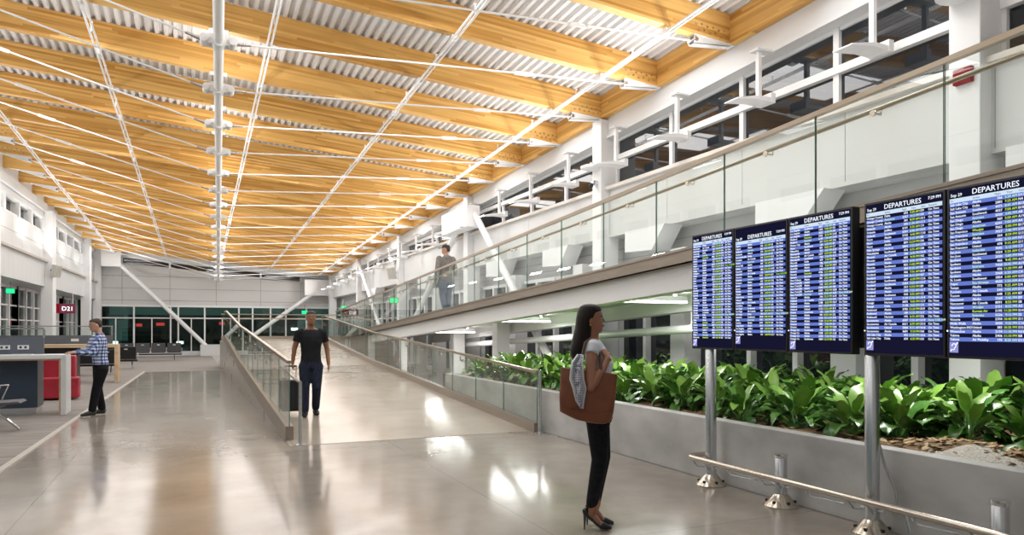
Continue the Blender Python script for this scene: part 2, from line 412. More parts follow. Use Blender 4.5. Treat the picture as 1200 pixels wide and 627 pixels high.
# ------------------------------------------------------------------ right wall
zf = lambda Y: ZB(8.3, Y) - .44
CY = [-2.7, 5.5, 13.72, 21.94, 30.16, 38.38, 46.6]
m = MB(); m.hexa(rw(8.345, 8.75, Y0, YE, (zf(Y0), zf(YE)), (ZB(8.3, Y0) - .005, ZB(8.3, YE) - .005)))
m.hexa(rw(8.335, 8.75, Y0, YE, (ZB(8.3, Y0) - .005, ZB(8.3, YE) - .005), (ZB(8.3, Y0) + .56, ZB(8.3, YE) + .56)))
m.hexa(rw(8.30, 8.36, Y0, YE, (zf(Y0), zf(YE)), (zf(Y0) + .05, zf(YE) + .05)))
struct(m, 'wall_right_fascia', WHITE)
m = MB(); m.cur = 0
y = Y0
while y < YE:
    m.box((8.36, y + .006, 3.66), (8.6, min(y + 2.055, YE) - .006, 4.62)); y += 2.055
m.cur = 1; m.box((8.37, Y0, 3.665), (8.59, YE, 4.61))
m.cur = 0; m.box((8.36, Y0, 3.60), (9.3, YE, 3.66))
struct(m, 'wall_right', [PANEL, JOINT])
m = MB(); m.box((8.26, Y0, 4.62), (8.66, YE, 4.69)); struct(m, 'trim_2', mat('warm_white_sill', (.72, .66, .60), .4))
nw = [0]
def win_right(u0, u1):
    nw[0] += 1
    f = MB()
    f.hexa(rw(8.56, 8.66, u0, u1, 4.69, 4.74)); f.hexa(rw(8.56, 8.66, u0, u1, (zf(u0) - .05, zf(u1) - .05), (zf(u0), zf(u1))))
    zt = 5.27 if zf(u0) > 5.5 else 4.69 + (zf(u0) - 4.69) * .55
    f.hexa(rw(8.50, 8.66, u0, u1, zt, zt + .11))
    n = 4; st = (u1 - u0) / n
    for i in range(n + 1):
        y = u0 + st * i; f.hexa(rw(8.54, 8.67, y - .05, y + .05, 4.69, zf(y) - .0))
    o = f.build('window_%d' % nw[0], WHITE2); o['kind'] = 'structure'
    p = MB(); p.hexa(rw(8.60, 8.62, u0, u1, 4.7, (zf(u0) - .02, zf(u1) - .02))); p.build('window_pane', NIGHT, o)
for a, b in zip(CY[:-1], CY[1:]): win_right(a + .19, b - .19)
for i, y in enumerate(CY):
    m = MB(); m.box((8.16, y - .185, 0), (8.6, y + .185, ZB(8.3, y) - .02)); m.box((8.19, y - .15, .0), (8.15, y + .15, .0))
    struct(m, 'column', WHITE2, bevel=.01)
# recessed band above and glazing below the bulkhead
m = MB(); m.box((8.86, Y0, 2.95), (8.98, YE, 3.62)); m.cur = 1
for z in (3.15, 3.38): m.box((8.85, Y0, z), (8.87, YE, z + .018))
struct(m, 'wall_right_spandrel', [GREYP, JOINT])
for i in range(len(CY) - 1):
    nw[0] += 1; a, b = CY[i], CY[i + 1]; f = MB()
    f.box((8.72, a, 0), (8.9, b, .16)); f.box((8.72, a, 2.88), (8.9, b, 2.97)); f.box((8.74, a, 2.1), (8.88, b, 2.16))
    n = 8
    for j in range(n):
        y = a + (b - a) * j / n; f.box((8.70, y - .05, 0), (8.9, y + .05, 2.95))
    o = f.build('window_%d' % nw[0], WHITE2); o['kind'] = 'structure'
    p = MB(); p.box((8.83, a, .1), (8.85, b, 2.92)); p.build('window_pane', NIGHT, o)
# white flared brackets under the bulkhead and posts below them
for i, y in enumerate([-.1, 3.7, 7.55, 11.3, 15.1, 18.9, 26, 34.2]):
    m = MB()
    m.prism([(8.2, y, 3.60), (8.2, y + 1.36, 3.60), (8.2, y + 1.36, 3.18), (8.2, y + .42, 3.14)], (.42, 0, 0))
    struct(m, 'trim_3', WHITE2)
for i, y in enumerate([-.1, 3.7, 7.45, 11.25, 15.1, 18.9, 26]):
    m = MB(); m.box((8.45, y - .22, 0), (8.86, y + .22, 3.14)); struct(m, 'column', WHITE2, bevel=.01)
# hung up-lights along the right clerestory
def uplight(i, Y, lab):
    zt = zf(Y); zb = zt - .78 + max(0, (Y - 11) * .008)
    t = thing('hanging_uplight', lab, 'light fixture', (8.1, Y, zb), 'up-lights hung along the right clerestory')
    q = MB(); q.box((8.07, Y - .035, zb + .03), (8.13, Y + .035, zt + .02)); q.build('hanger_rod', WHITE2, t)
    q = MB(); q.box((8.0, Y - .09, zt + .0), (8.36, Y + .09, zt + .03)); q.build('mounting_plate', WHITE2, t)
    q = MB()
    q.prism([(7.55, Y - .15, zb - .05), (7.56, Y - .15, zb - .03), (7.95, Y - .15, zb + .045), (8.2, Y - .15, zb + .045), (8.2, Y - .15, zb - .02), (7.95, Y - .15, zb - .01)], (0, .3, 0))
    q.build('wing_reflector', WHITE2, t)
    q = MB(); q.box((8.2, Y - .16, zb - .03), (8.29, Y + .16, zb + .12)); q.build('driver_box', WHITE2, t)
    return zb
UL = [CY[0] + 1.15 + 2.055 * i for i in range(24)]
UPY = []
for y in UL:
    if y > 46 or min(abs(y - c) for c in CY) < .5: continue
    UPY.append(y)
vis_n = 0
for y in UPY:
    if y > 5.6:
        uplight(0, y, 'white winged up-light on a hanger by the right windows, %s from the near end' % (ORD[vis_n])); vis_n += 1
    else: uplight(0, y, 'white winged up-light on a hanger beside the camera')

# brace tubes on the right wall
def brace(a, b, r, lab):
    q = MB(); q.tube([a, b], r, 14); o = q.build('brace_tube', WHITE2, None, True); tag(o, lab, 'brace', 'white diagonal brace tubes'); return o
brace((7.99, 20.75, 5.2), (7.99, 14.6, .0), .1, 'long white diagonal brace passing behind the upper walkway glass to the planter')
brace((7.99, 22.2, 4.85), (7.99, 30.3, .1), .1, 'white diagonal brace falling left behind the man on the upper walkway')
brace((7.99, 37.2, 5.0), (7.99, 30.4, .08), .08, 'thin white diagonal brace beyond the upper walkway, by the green exit sign')
m = MB(); m.box((7.72, 20.6, 4.72), (8.14, 23.0, 5.38)); o = m.build('connection_box', WHITE2, None, bevel=.01); tag(o, 'white steel box joining two diagonal braces at the right wall', 'steel box')
# fire alarm on near column, camera dome, wall speaker
t = thing('fire_alarm', 'red fire alarm box on the near white column', 'alarm', (8.16, 5.5, 4.5))
q = MB(); q.box((8.10, 5.38, 4.42), (8.16, 5.6, 4.60)); q.build('alarm_body', mat('alarm_red', (.26, .008, .014), .5, 0, .2), t, bevel=.01)
q = MB(); q.box((8.095, 5.43, 4.46), (8.10, 5.55, 4.52)); q.build('strobe_lens', mat('strobe', (.35, .08, .08), .3), t)
def cdome(y, z, lab):
    t = thing('column_light', lab, 'light', (8.0, y, z))
    q = MB(); q.rings([[(8.02 + r * 1.2 * math.cos(2 * PI * k / 16), y + r * math.sin(2 * PI * k / 16), zz) for k in range(16)] for r, zz in ((.1, z), (.2, z + .03), (.2, z + .08), (.12, z + .12))]); q.build('lamp_housing', WHITE2, t, True)
    q = MB(); q.box((8.0, y - .03, z + .12), (8.17, y + .03, z + .17)); q.build('bracket', WHITE2, t)
cdome(5.5, 5.36, 'white oval lamp on the column above the red alarm')
cdome(13.72, 5.06, 'white oval lamp on the second column')
t = thing('security_camera', 'small dark camera on the second white column', 'camera', (8.1, 13.72, 4.8))
q = MB(); q.box((8.05, 13.66, 4.74), (8.16, 13.78, 4.84)); q.build('camera_mount', STEEL, t)
q = MB(); q.ell((8.02, 13.72, 4.73), .05, .05, .06); q.build('camera_dome', BLACK, t, True)

# ------------------------------------------------------------------ left wall
zfl = lambda Y: ZB(XL(Y), Y) - .42
LCY = [9.6, 17.8, 26.1, 34.45, 43.85]
def lwin_top(Y): return 6.06
m = MB()
ys = [Y0 + (YE - Y0) * i / 12 for i in range(13)]
for a, b in zip(ys[:-1], ys[1:]):
    m.hexa(lw(-.4, 0, a, b, 6.05, (ZB(XL(a), a) + .6, ZB(XL(b), b) + .6)))
    m.hexa(lw(-.4, .12, a, b, (6.30, 6.30), (6.62, 6.62)))
    m.hexa(lw(-.42, .06, a, b, 6.02, 6.10))
struct(m, 'wall_left_fascia', WHITE)
m = MB(); y = Y0; w = 1.37
while y < YE:
    b = min(y + w, YE); m.hexa(lw(-.25, 0, y + .008, b - .008, 4.36, 4.92)); m.hexa(lw(-.25, 0, y + .008, b - .008, 4.94, 5.5)); y += w
y = Y0
while y < YE:
    b = min(y + .62, YE); m.hexa(lw(-.25, .05, y + .006, b - .006, 3.37, 4.28)); y += .62
m.cur = 1
for a, b in zip(ys[:-1], ys[1:]): m.hexa(lw(-.24, -.012, a, b, 4.3, 5.49)); m.hexa(lw(-.24, .038, a, b, 3.38, 4.27))
m.cur = 0
for a, b in zip(ys[:-1], ys[1:]): m.hexa(lw(-1.3, .05, a, b, 3.31, 3.37))
struct(m, 'wall_left', [PANEL, JOINT])
m = MB(); m.cur = 0
for a, b in ((26.3, 34.2), (34.75, 43.6), (44.1, 47.9), (Y0, 25.9)): m.hexa(lw(-.2, .16, a, b, 4.28, 4.36))
struct(m, 'trim_4', mat('ledge_tan', (.52, .47, .42), .5))
def win_left(u0, u1, n):
    nw[0] += 1; f = MB(); f.hexa(lw(-.3, -.02, u0, u1, 5.5, 5.55)); f.hexa(lw(-.3, -.02, u0, u1, 6.0, 6.06)); st = (u1 - u0) / n
    for i in range(n + 1): y = u0 + st * i; f.hexa(lw(-.3, .03, y - .07, y + .07, 5.5, 6.05))
    o = f.build('window_%d' % nw[0], WHITE2); o['kind'] = 'structure'
    p = MB(); p.hexa(lw(-.26, -.24, u0, u1, 5.52, 6.04)); p.build('window_pane', NIGHT, o)
for a, b, n in ((1.8, 9.3, 4), (10, 17.5, 4), (18.1, 25.8, 4), (26.3, 33.9, 4), (35, 42.6, 4), (44.2, 47.6, 2)): win_left(a, b, n)
for y in LCY + [47.75]:
    m = MB(); hw = .36 if y < 47 else .25
    m.hexa(lw(-.1, .30, y - hw, y + hw, 0, (6.35, 6.35))); struct(m, 'column', WHITE2)
for i, (a, b) in enumerate(((18.2, 26.1), (26.1, 34.4), (34.4, 43.8), (43.8, 47.9))):
    nw[0] += 1; f = MB(); n = max(2, round((b - a) / 1.35))
    f.hexa(lw(-1.1, -.95, a, b, 0, .12)); f.hexa(lw(-1.1, -.95, a, b, 3.2, 3.32)); f.hexa(lw(-1.1, -.95, a, b, 2.5, 2.56)); f.hexa(lw(-1.1, -.95, a, b, 1.95, 2.0))
    for j in range(n + 1): y = a + (b - a) * j / n; f.hexa(lw(-1.12, -.9, y - .06, y + .06, 0, 3.31))
    o = f.build('window_%d' % nw[0], WHITE2); o['kind'] = 'structure'
    p = MB(); p.hexa(lw(-1.03, -1.01, a, b, .1, 3.25)); p.build('window_pane', BLIND, o)
    bl = MB(); k = a
    while k < b - .4:
        if R.random() < .6: bl.hexa(lw(-1.25, -1.2, k + .06, k + .58, .1, 2.45 if R.random() < .7 else 3.2))
        k += .62
    bl.build('window_blind', mat('blind_grey', (.42, .41, .39), .8), o)

# ------------------------------------------------------------------ end wall
ZE = lambda X: ZB(X, YE)
xs0, xs1 = -4.9, 8.45
m = MB()
m.hexa([(xs0, YE - .55, ZE(xs0) - .18), (xs1, YE - .55, ZE(xs1) - .18), (xs1, YE + .2, ZE(xs1) - .18), (xs0, YE + .2, ZE(xs0) - .18), (xs0, YE - .55, ZE(xs0) + .6), (xs1, YE - .55, ZE(xs1) + .6), (xs1, YE + .2, ZE(xs1) + .6), (xs0, YE + .2, ZE(xs0) + .6)])
struct(m, 'wall_back_fascia', WHITE)
m = MB(); V = [-4.9, -.0 - .9, 1.55, 4.9, 6.9, 8.45]
Vx = [-4.9, -3.52, -.98, 1.6, 4.2, 6.65, 8.45]
Zr = [3.05, 3.32, 4.03, 4.75]
for a, b in zip(Vx[:-1], Vx[1:]):
    ta, tb = ZE(a) - .50, ZE(b) - .50
    for z0, z1 in zip(Zr, Zr[1:] + [None]):
        if z1 is None: z1a, z1b = ta, tb
        else: z1a = z1b = z1
        z1a = min(z1a, ta); z1b = min(z1b, tb)
        if z1a <= z0 or z1b <= z0: 
            continue
        if ta < z0 or tb < z0: continue
        m.hexa([(a + .012, YE, z0 + .012), (b - .012, YE, z0 + .012), (b - .012, YE + .15, z0 + .012), (a + .012, YE + .15, z0 + .012), (a + .012, YE, z1a - .012), (b - .012, YE, z1b - .012), (b - .012, YE + .15, z1b - .012), (a + .012, YE + .15, z1a - .012)])
m.cur = 1
m.hexa([(xs0, YE + .03, 3.05), (xs1, YE + .03, 3.05), (xs1, YE + .14, 3.05), (xs0, YE + .14, 3.05), (xs0, YE + .03, ZE(xs0) - .5), (xs1, YE + .03, ZE(xs1) - .5), (xs1, YE + .14, ZE(xs1) - .5), (xs0, YE + .14, ZE(xs0) - .5)])
struct(m, 'wall_back', [PANEL, JOINT])
nw[0] += 1; f = MB()
f.hexa([(-3.52, YE - .02, ZE(-3.52) - .5), (6.65, YE - .02, ZE(6.65) - .5), (6.65, YE + .12, ZE(6.65) - .5), (-3.52, YE + .12, ZE(-3.52) - .5), (-3.52, YE - .02, ZE(-3.52) - .47), (6.65, YE - .02, ZE(6.65) - .47), (6.65, YE + .12, ZE(6.65) - .47), (-3.52, YE + .12, ZE(-3.52) - .47)])
for x in Vx[1:-1]: f.box((x - .05, YE - .04, ZE(x) - .52), (x + .05, YE + .12, ZE(x) - .15))
o = f.build('window_%d' % nw[0], WHITE2); o['kind'] = 'structure'
p = MB(); p.hexa([(-3.52, YE + .04, ZE(-3.52) - .49), (6.65, YE + .04, ZE(6.65) - .49), (6.65, YE + .06, ZE(6.65) - .49), (-3.52, YE + .06, ZE(-3.52) - .49), (-3.52, YE + .04, ZE(-3.52) - .17), (6.65, YE + .04, ZE(6.65) - .17), (6.65, YE + .06, ZE(6.65) - .17), (-3.52, YE + .06, ZE(-3.52) - .17)]); p.build('window_pane', NIGHT, o)
# solid ends beside the wedge window
m = MB()
for a, b in ((xs0, -3.52), (6.65, xs1)):
    m.hexa([(a, YE, ZE(a) - .5), (b, YE, ZE(b) - .5), (b, YE + .15, ZE(b) - .5), (a, YE + .15, ZE(a) - .5), (a, YE, ZE(a)), (b, YE, ZE(b)), (b, YE + .15, ZE(b)), (a, YE + .15, ZE(a))])
struct(m, 'wall_back_corner', WHITE)
nw[0] += 1; f = MB()
f.box((xs0, YE - .06, 2.94), (xs1, YE + .14, 3.06)); f.box((xs0, YE, 2.24), (xs1, YE + .12, 2.31)); f.box((xs0, YE - .04, .0), (xs1, YE + .14, .28))
for x in (-4.75, -2.9, -.94, -.52, .95, 2.91, 3.72, 4.79, 5.72, 7.0): f.box((x - .045, YE - .03, .2), (x + .045, YE + .14, 3.0))
for x in (-3.85, -1.95, .2, 1.95): f.box((x - .03, YE, .2), (x + .03, YE + .12, 2.25))
o = f.build('window_%d' % nw[0], WHITE2); o['kind'] = 'structure'
p = MB(); p.box((xs0, YE + .06, .2), (xs1, YE + .075, 3.0)); p.build('window_pane', TEAL, o)
# braces and their footings
t = thing('brace_strut', 'long pale diagonal strut crossing the far wall down to a white footing', 'brace', (1.25, 47.3, 0))
q = MB(); q.tube([(-4.05, 47.3, 5.85), (1.25, 47.3, .36)], .125, 14); q.build('strut_tube', WHITE2, t, True)
q = MB(); q.box((-4.5, 47.1, 5.2), (-3.5, 47.55, 6.15)); q.build('gusset_box', WHITE2, t)
t = thing('brace_strut', 'pale diagonal strut at the right end of the far wall, leaning down to the left', 'brace', (3.6, 47.3, 0))
q = MB(); q.tube([(7.5, 47.3, 4.05), (3.0, 47.3, .7)], .125, 14); q.build('strut_tube', WHITE2, t, True)
q = MB(); q.box((6.75, 47.1, 3.75), (8.36, 47.55, 4.75)); q.build('gusset_box', WHITE2, t)
m = MB(); m.box((.68, 46.9, 0), (4.2, 47.8, .68)); o = m.build('strut_footing', PANEL, None, bevel=.01); tag(o, 'long white footing block under the diagonal struts at the far windows', 'footing')
# night apron outside the end wall
m = MB(); m.box((-40, YE + .3, -.4), (40, YE + 90, -.3)); o = m.build('ground_outside', ASPH); o['kind'] = 'structure'
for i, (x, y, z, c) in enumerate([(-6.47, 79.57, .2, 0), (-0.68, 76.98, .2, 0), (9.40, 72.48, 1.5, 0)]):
    t = thing('apron_glow_spot', ['white glowing spot outside the left part of the far windows', 'white glowing spot outside, seen past the foot of the long strut', 'white glowing spot outside, seen behind the walking man'][i], 'light', (x, y, -.3))
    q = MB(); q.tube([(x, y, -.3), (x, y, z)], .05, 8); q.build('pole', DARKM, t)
    q = MB(); q.box((x - .3, y - .1, z), (x + .3, y + .1, z + .25)); q.build('glow_box', LAMP, t)  # glowing white boxes added for the bright spots in the far windows
def redglow(x, y, z, w, lab):  # added glowing boxes that mimic red reflections in the end-wall glass
    t = thing('red_reflection', lab, 'sign', (x, y, -.3))
    q = MB(); q.box((x - w, y - .1, z - .13), (x + w, y + .1, z + .13)); q.build('glow_face', REDD, t)
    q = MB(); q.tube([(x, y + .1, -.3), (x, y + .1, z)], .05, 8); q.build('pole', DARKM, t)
redglow(-4.04, 74.10, 1.99, 0.24, 'small red glow mimicking a reflection in the far windows, left of two close together')
redglow(-2.27, 73.31, 2.07, 0.34, 'small red glow mimicking a reflection in the far windows, right of two close together')
redglow(3.05, 70.93, 2.14, 0.45, 'small red glow mimicking a window reflection, seen over the walkway railing')
# low dim buildings and a jet-bridge box outside
m = MB()
m.box((-22, 88, -.3), (-8, 92, 5)); m.box((-6, 90, -.3), (12, 95, 3.2)); o = m.build('terminal_building', mat('far_building', (.05, .075, .07), .7)); tag(o, 'dark low terminal building across the night apron', 'building')

# ------------------------------------------------------------------ near wall behind the camera
m = MB(); m.box((-7.6, Y0 - .2, 0), (9, Y0, 8.6)); struct(m, 'wall_near', PANEL)

# ------------------------------------------------------------------ lower ramp with landing
XA, XB = 1.32, 5.0
RY = [(10.3, 0.), (19.2, .47), (21.0, .56), (29.2, 1.17), (33.8, 1.17)]
def ZR(Y):
    if Y <= RY[0][0]: return 0.
    for (a, za), (b, zb) in zip(RY[:-1], RY[1:]):
        if Y <= b: return za + (zb - za) * (Y - a) / (b - a)
    return RY[-1][1]
m = MB()
for (a, za), (b, zb) in zip(RY[:-1], RY[1:]): m.hexa(rw(XA, XB, a, b, -.05, (za + .004, zb + .004)))
m.box((XB, 29.9, -.05), (7.9, 33.8, 1.174))
struct(m, 'floor_ramp', RAMPF)
m = MB(); m.box((XA, RY[3][0] - .05, 1.174), (XB, RY[3][0] + .04, 1.178)); m.box((XA, 19.15, ZR(19.2) + .002), (XB, 19.25, ZR(19.2) + .008)); struct(m, 'trim_5', mat('nosing', (.30, .26, .22), .4, .5))

def guard(name, lab, X, ya, yb, zfun, panel, side, shoe=(.10, .16), h=1.07, hand=True, posts=(), capr=True, flip=1):
    """glass guard along Y at X: base shoe, separate glass panels, cap rail, handrail with brackets"""
    t = thing(name, lab, 'glass railing', (X, ya, zfun(ya)))
    n = max(1, round((yb - ya) / panel)); st = (yb - ya) / n
    ks = sorted(set([ya + st * i for i in range(n + 1)] + [y for y, _ in RY if ya < y < yb]))
    q = MB(); wdt = .055
    for a, b in zip(ks[:-1], ks[1:]): q.hexa(rw(X - wdt, X + wdt, a, b, (zfun(a) - shoe[0], zfun(b) - shoe[0]), (zfun(a) + shoe[1], zfun(b) + shoe[1])))
    q.build('base_shoe', TAN, t)
    for i in range(n):
        a, b = ya + st * i + .006, ya + st * (i + 1) - .006
        q = MB(); q.hexa(rw(X - .007, X + .007, a, b, (zfun(a) + shoe[1], zfun(b) + shoe[1]), (zfun(a) + h, zfun(b) + h)))
        # edge faces green
        for fi, f in enumerate(q.f):
            q.m[fi] = 1 if fi in (2, 4) else 0
        q.build('glass_panel', [GLASS, GEDGE], t)
    if capr:
        q = MB()
        for a, b in zip(ks[:-1], ks[1:]): q.hexa(rw(X - .03, X + .03, a, b, (zfun(a) + h - .01, zfun(b) + h - .01), (zfun(a) + h + .035, zfun(b) + h + .035)))
        q.build('cap_rail', CAP, t)
    if hand:
        hx = X + side * .085; hz = .87
        q = MB(); q.tube([(hx, y, zfun(y) + hz) for y in ks], .021, 10)
        ho = q.build('handrail', CAP, t, True)
        for i in range(n):
            y = ya + st * (i + .5); z = zfun(y) + hz
            q = MB(); q.tube([(X - side * .02, y, z - .06), (hx, y, z - .06), (hx, y, z - .01)], .009, 6); q.tube([(X - side * .024, y, z - .06), (X - side * .007, y, z - .06)], .03, 10); q.build('bracket', STEELW, ho, True)
    return t
# left guard of the low ramp
g = guard('glass_railing', 'glass railing with steel shoe along the left side of the lower ramp', XA, 10.7, 30.2, ZR, 1.3, 1, shoe=(.06, .2), h=1.1)
# end post with looped handrail
q = MB(); q.tube([(1.42, 10.35, 0), (1.42, 10.35, .88)], .024, 12); q.lathe((1.42, 10.35, 0), [(.07, 0), (.07, .012), (.03, .02)], 14); q.build('end_post', STEEL, g, True)
q = MB(); q.tube([(1.42, 10.35, .87), (1.41, 10.5, .88), (1.405, 10.7, .89)], .021, 10); q.build('rail_return', CAP, g, True)
# side face of the ramp (outside, left)
m = MB()
for (a, za), (b, zb) in zip(RY[:-1], RY[1:]): m.hexa(rw(XA - .05, XA, a, b, 0, (max(za - .06, .001), zb - .06)))
struct(m, 'wall_ramp_side', noise_mat('ramp_side', (.35, .315, .275), (.44, .40, .35), (1, 1, 2), (.25, .4)))
g = guard('glass_railing', 'glass railing along the right side of the lower ramp beside the planter', 4.97, 10.15, 30.0, ZR, 1.32, -1, shoe=(.04, .14), h=.93, hand=False)
q = MB(); q.tube([(4.97, 10.06, 0), (4.97, 10.06, .97)], .03, 12); q.lathe((4.97, 10.06, 0), [(.08, 0), (.08, .012), (.035, .02)], 14); q.build('end_post', STEEL, g, True)
for i in range(14):
    y = 10.9 + 1.32 * i; z = ZR(y) + .93
    q = MB(); q.tube([(4.97, y, z - .12), (4.93, y, z - .12), (4.93, y, z - .03)], .01, 6); q.tube([(4.955, y, z - .12), (4.985, y, z - .12)], .026, 10); q.build('bracket', STEELW, g, True)
# guard closing the landing at its far side
t = thing('glass_railing', 'glass railing across the far end of the ramp landing', 'glass railing', (XA, 33.7, 1.17))
q = MB(); q.box((XA, 33.65, 1.0), (7.9, 33.75, 1.3)); q.build('base_shoe', TAN, t)
for i in range(5):
    q = MB(); q.box((XA + 1.316 * i + .006, 33.69, 1.3), (XA + 1.316 * (i + 1) - .006, 33.704, 2.24)); q.build('glass_panel', [GLASS], t)
q = MB(); q.box((XA, 33.67, 2.24), (7.9, 33.73, 2.28)); q.build('cap_rail', CAP, t)
q = MB(); q.tube([(XA, 33.6, 2.08), (7.9, 33.6, 2.08)], .02, 8); q.build('handrail', CAP, t, True)

# ------------------------------------------------------------------ upper ramp / mezzanine walkway
XU, XV = 5.5, 7.9
ZU = lambda Y: 2.415 - .0545 * (Y - 9.74)      # deck surface
UY0, UY1 = Y0, 30.5
m = MB(); m.hexa(rw(XU + .02, 8.13, UY0, UY1, (ZU(UY0) - .14, ZU(UY1) - .14), (ZU(UY0), ZU(UY1))))
struct(m, 'floor_walkway', [WHITE])
m = MB(); m.hexa(rw(XU, XU + .02, UY0, UY1, (ZU(UY0) - .16, ZU(UY1) - .16), (ZU(UY0) + .01, ZU(UY1) + .01))); m.hexa(rw(XU, XU + .1, UY0, UY1, (ZU(UY0) - .16, ZU(UY1) - .16), (ZU(UY0) - .14, ZU(UY1) - .14)))
struct(m, 'trim_6', TAN)
m = MB(); m.hexa(rw(XU + .1, XU + .32, UY0, 24, (ZU(UY0) - .46, ZU(24) - .46), (ZU(UY0) - .14, ZU(24) - .14)))
m.hexa(rw(XV - .25, XV, UY0, 24, (ZU(UY0) - .5, ZU(24) - .5), (ZU(UY0) - .14, ZU(24) - .14)))
struct(m, 'trim_7', WHITE)
# soffit board
m = MB(); m.hexa(rw(XU + .32, XV - .25, UY0, 24, (ZU(UY0) - .24, ZU(24) - .24), (ZU(UY0) - .14, ZU(24) - .14))); struct(m, 'ceiling_walkway', mat('soffit_grey', (.74, .76, .76), .5))
g = guard('glass_railing', 'glass railing with bronze cap along the near edge of the upper walkway', XU + .04, -.02, 30.0, ZU, 1.334, 1, shoe=(.0, .03), h=1.0)
# linear lamps under the walkway
for i, (y, lab) in enumerate(((4.8, 'white linear lamp under the walkway hidden behind the departure boards'), (9.5, 'white linear lamp under the walkway, above the woman and nearest the screens'), (14.3, 'white linear lamp under the walkway, middle one of three'), (18.9, 'white linear lamp under the walkway, farthest from the screens'))):
    z = ZU(y) - .40
    t = thing('linear_lamp', lab, 'lamp', (6.6, y, z), 'linear lamps under the walkway')
    q = MB(); q.box((5.9, y - .045, z + .02), (7.3, y + .045, z + .10)); q.build('lamp_body', WHITE2, t)
    q = MB(); q.box((5.9, y - .05, z - .01), (7.3, y + .05, z + .02)); q.build('diffuser', LAMP, t)
    for x in (6.1, 7.1):
        q = MB(); q.box((x - .02, y - .02, z + .1), (x + .02, y + .02, ZU(y) - .23)); q.build('hanger', WHITE2, t)
    light('walkway_lamp_light', 'AREA', (6.6, y, z - .02), 42, (1, .98, .97), 1.35, .09)
    light('walkway_lamp_uplight', 'AREA', (6.6, y, z + .11), 24, (1, .98, .97), 1.3, .05, (0, PI, 0))
# white pipe along the wall under the walkway
m = MB(); m.tube([(7.72, -2, 2.09), (7.72, 9.87, 1.61), (7.72, 16.23, 1.33), (7.72, 22, 1.08)], .075, 12); m.tube([(7.72, 9.87, 1.61), (7.72, 9.87, 1.95)], .02, 6)
o = m.build('service_pipe', WHITE2, None, True); tag(o, 'white service pipe running along under the walkway behind the plants', 'pipe')
# transfer columns below the walkway
for y in (17.2, 20.5, 24.3):
    m = MB(); m.box((7.2, y - .17, 0), (7.55, y + .17, ZU(y) - .2)); struct(m, 'column', WHITE2, bevel=.01)
for y in (20.5, 24.5, 28.5):
    m = MB(); m.box((5.62, y - .1, 0), (5.8, y + .1, ZU(y) - .2)); struct(m, 'column', WHITE2, bevel=.01)
# ------------------------------------------------------------------ planter
PX0, PY1 = 5.06, 15.0
GX = 5.85
t = thing('concrete_planter', 'long low grey concrete planter full of green plants beside the ramp', 'planter', (PX0, 5, 0))
q = MB(); q.box((PX0, -2, 0), (PX0 + .16, PY1, .65)); q.box((PX0, PY1 - .16, 0), (8.13, PY1, .65)); q.box((7.98, -2, 0), (8.13, PY1 - .16, .65)); q.build('planter_wall', CONC, t, bevel=.008)
m = MB(); nx, ny = 26, 120
def soilz(x, y):
    return .585 + .03 * math.sin(x * 5.1 + y * 2.3) + .025 * math.sin(y * 4.7 - x * 1.9) + (.02 if x > 5.5 else 0)
idx = {}
for i in range(nx + 1):
    for j in range(ny + 1):
        x = PX0 + .15 + (8.0 - PX0 - .15) * i / nx; y = -2 + (PY1 - .1 + 2) * j / ny
        idx[i, j] = m.vs([(x, y, soilz(x, y))])
for i in range(nx):
    for j in range(ny):
        x = PX0 + .15 + 2.85 * i / nx; y = -2 + 16.9 * j / ny
        m.cur = 1 if (x < GX + .06 * math.sin(y * 7) and 2.6 < y < 4.0 - (x - 5.2) * .3) else 0
        m.face([idx[i, j], idx[i + 1, j], idx[i + 1, j + 1], idx[i, j + 1]])
q = m.build('soil', [SOIL, GRAVEL], t, True)
# dry leaves on the bare patch
m = MB()
for i in range(1100):
    x = 5.26 + R.random() * 1.1; y = 3.0 + R.random() * (1.8 if R.random() < .7 else 9)
    if 2.6 < y < 3.95 and x < GX and R.random() < .9: continue
    z = soilz(x, y) + .012; a = R.random() * 6.3; l = .025 + .03 * R.random(); w = l * .45
    d = Vector((math.cos(a), math.sin(a), R.uniform(-.3, .5))); s = Vector((-math.sin(a), math.cos(a), R.uniform(-.4, .4)))
    c = Vector((x, y, z)); m.cur = R.randrange(3); i0 = m.vs([c - d * l, c + s * w, c + d * l, c - s * w]); m.face([i0, i0 + 1, i0 + 2, i0 + 3])
o = m.build('dry_leaf_litter', [mat('dry_leaf_a', (.50, .33, .16), .8), mat('dry_leaf_b', (.36, .20, .08), .8), mat('dry_leaf_c', (.62, .47, .28), .8)])
tag(o, 'scattered dry brown leaves on the bare soil of the planter', 'dry leaves', None, 'stuff')

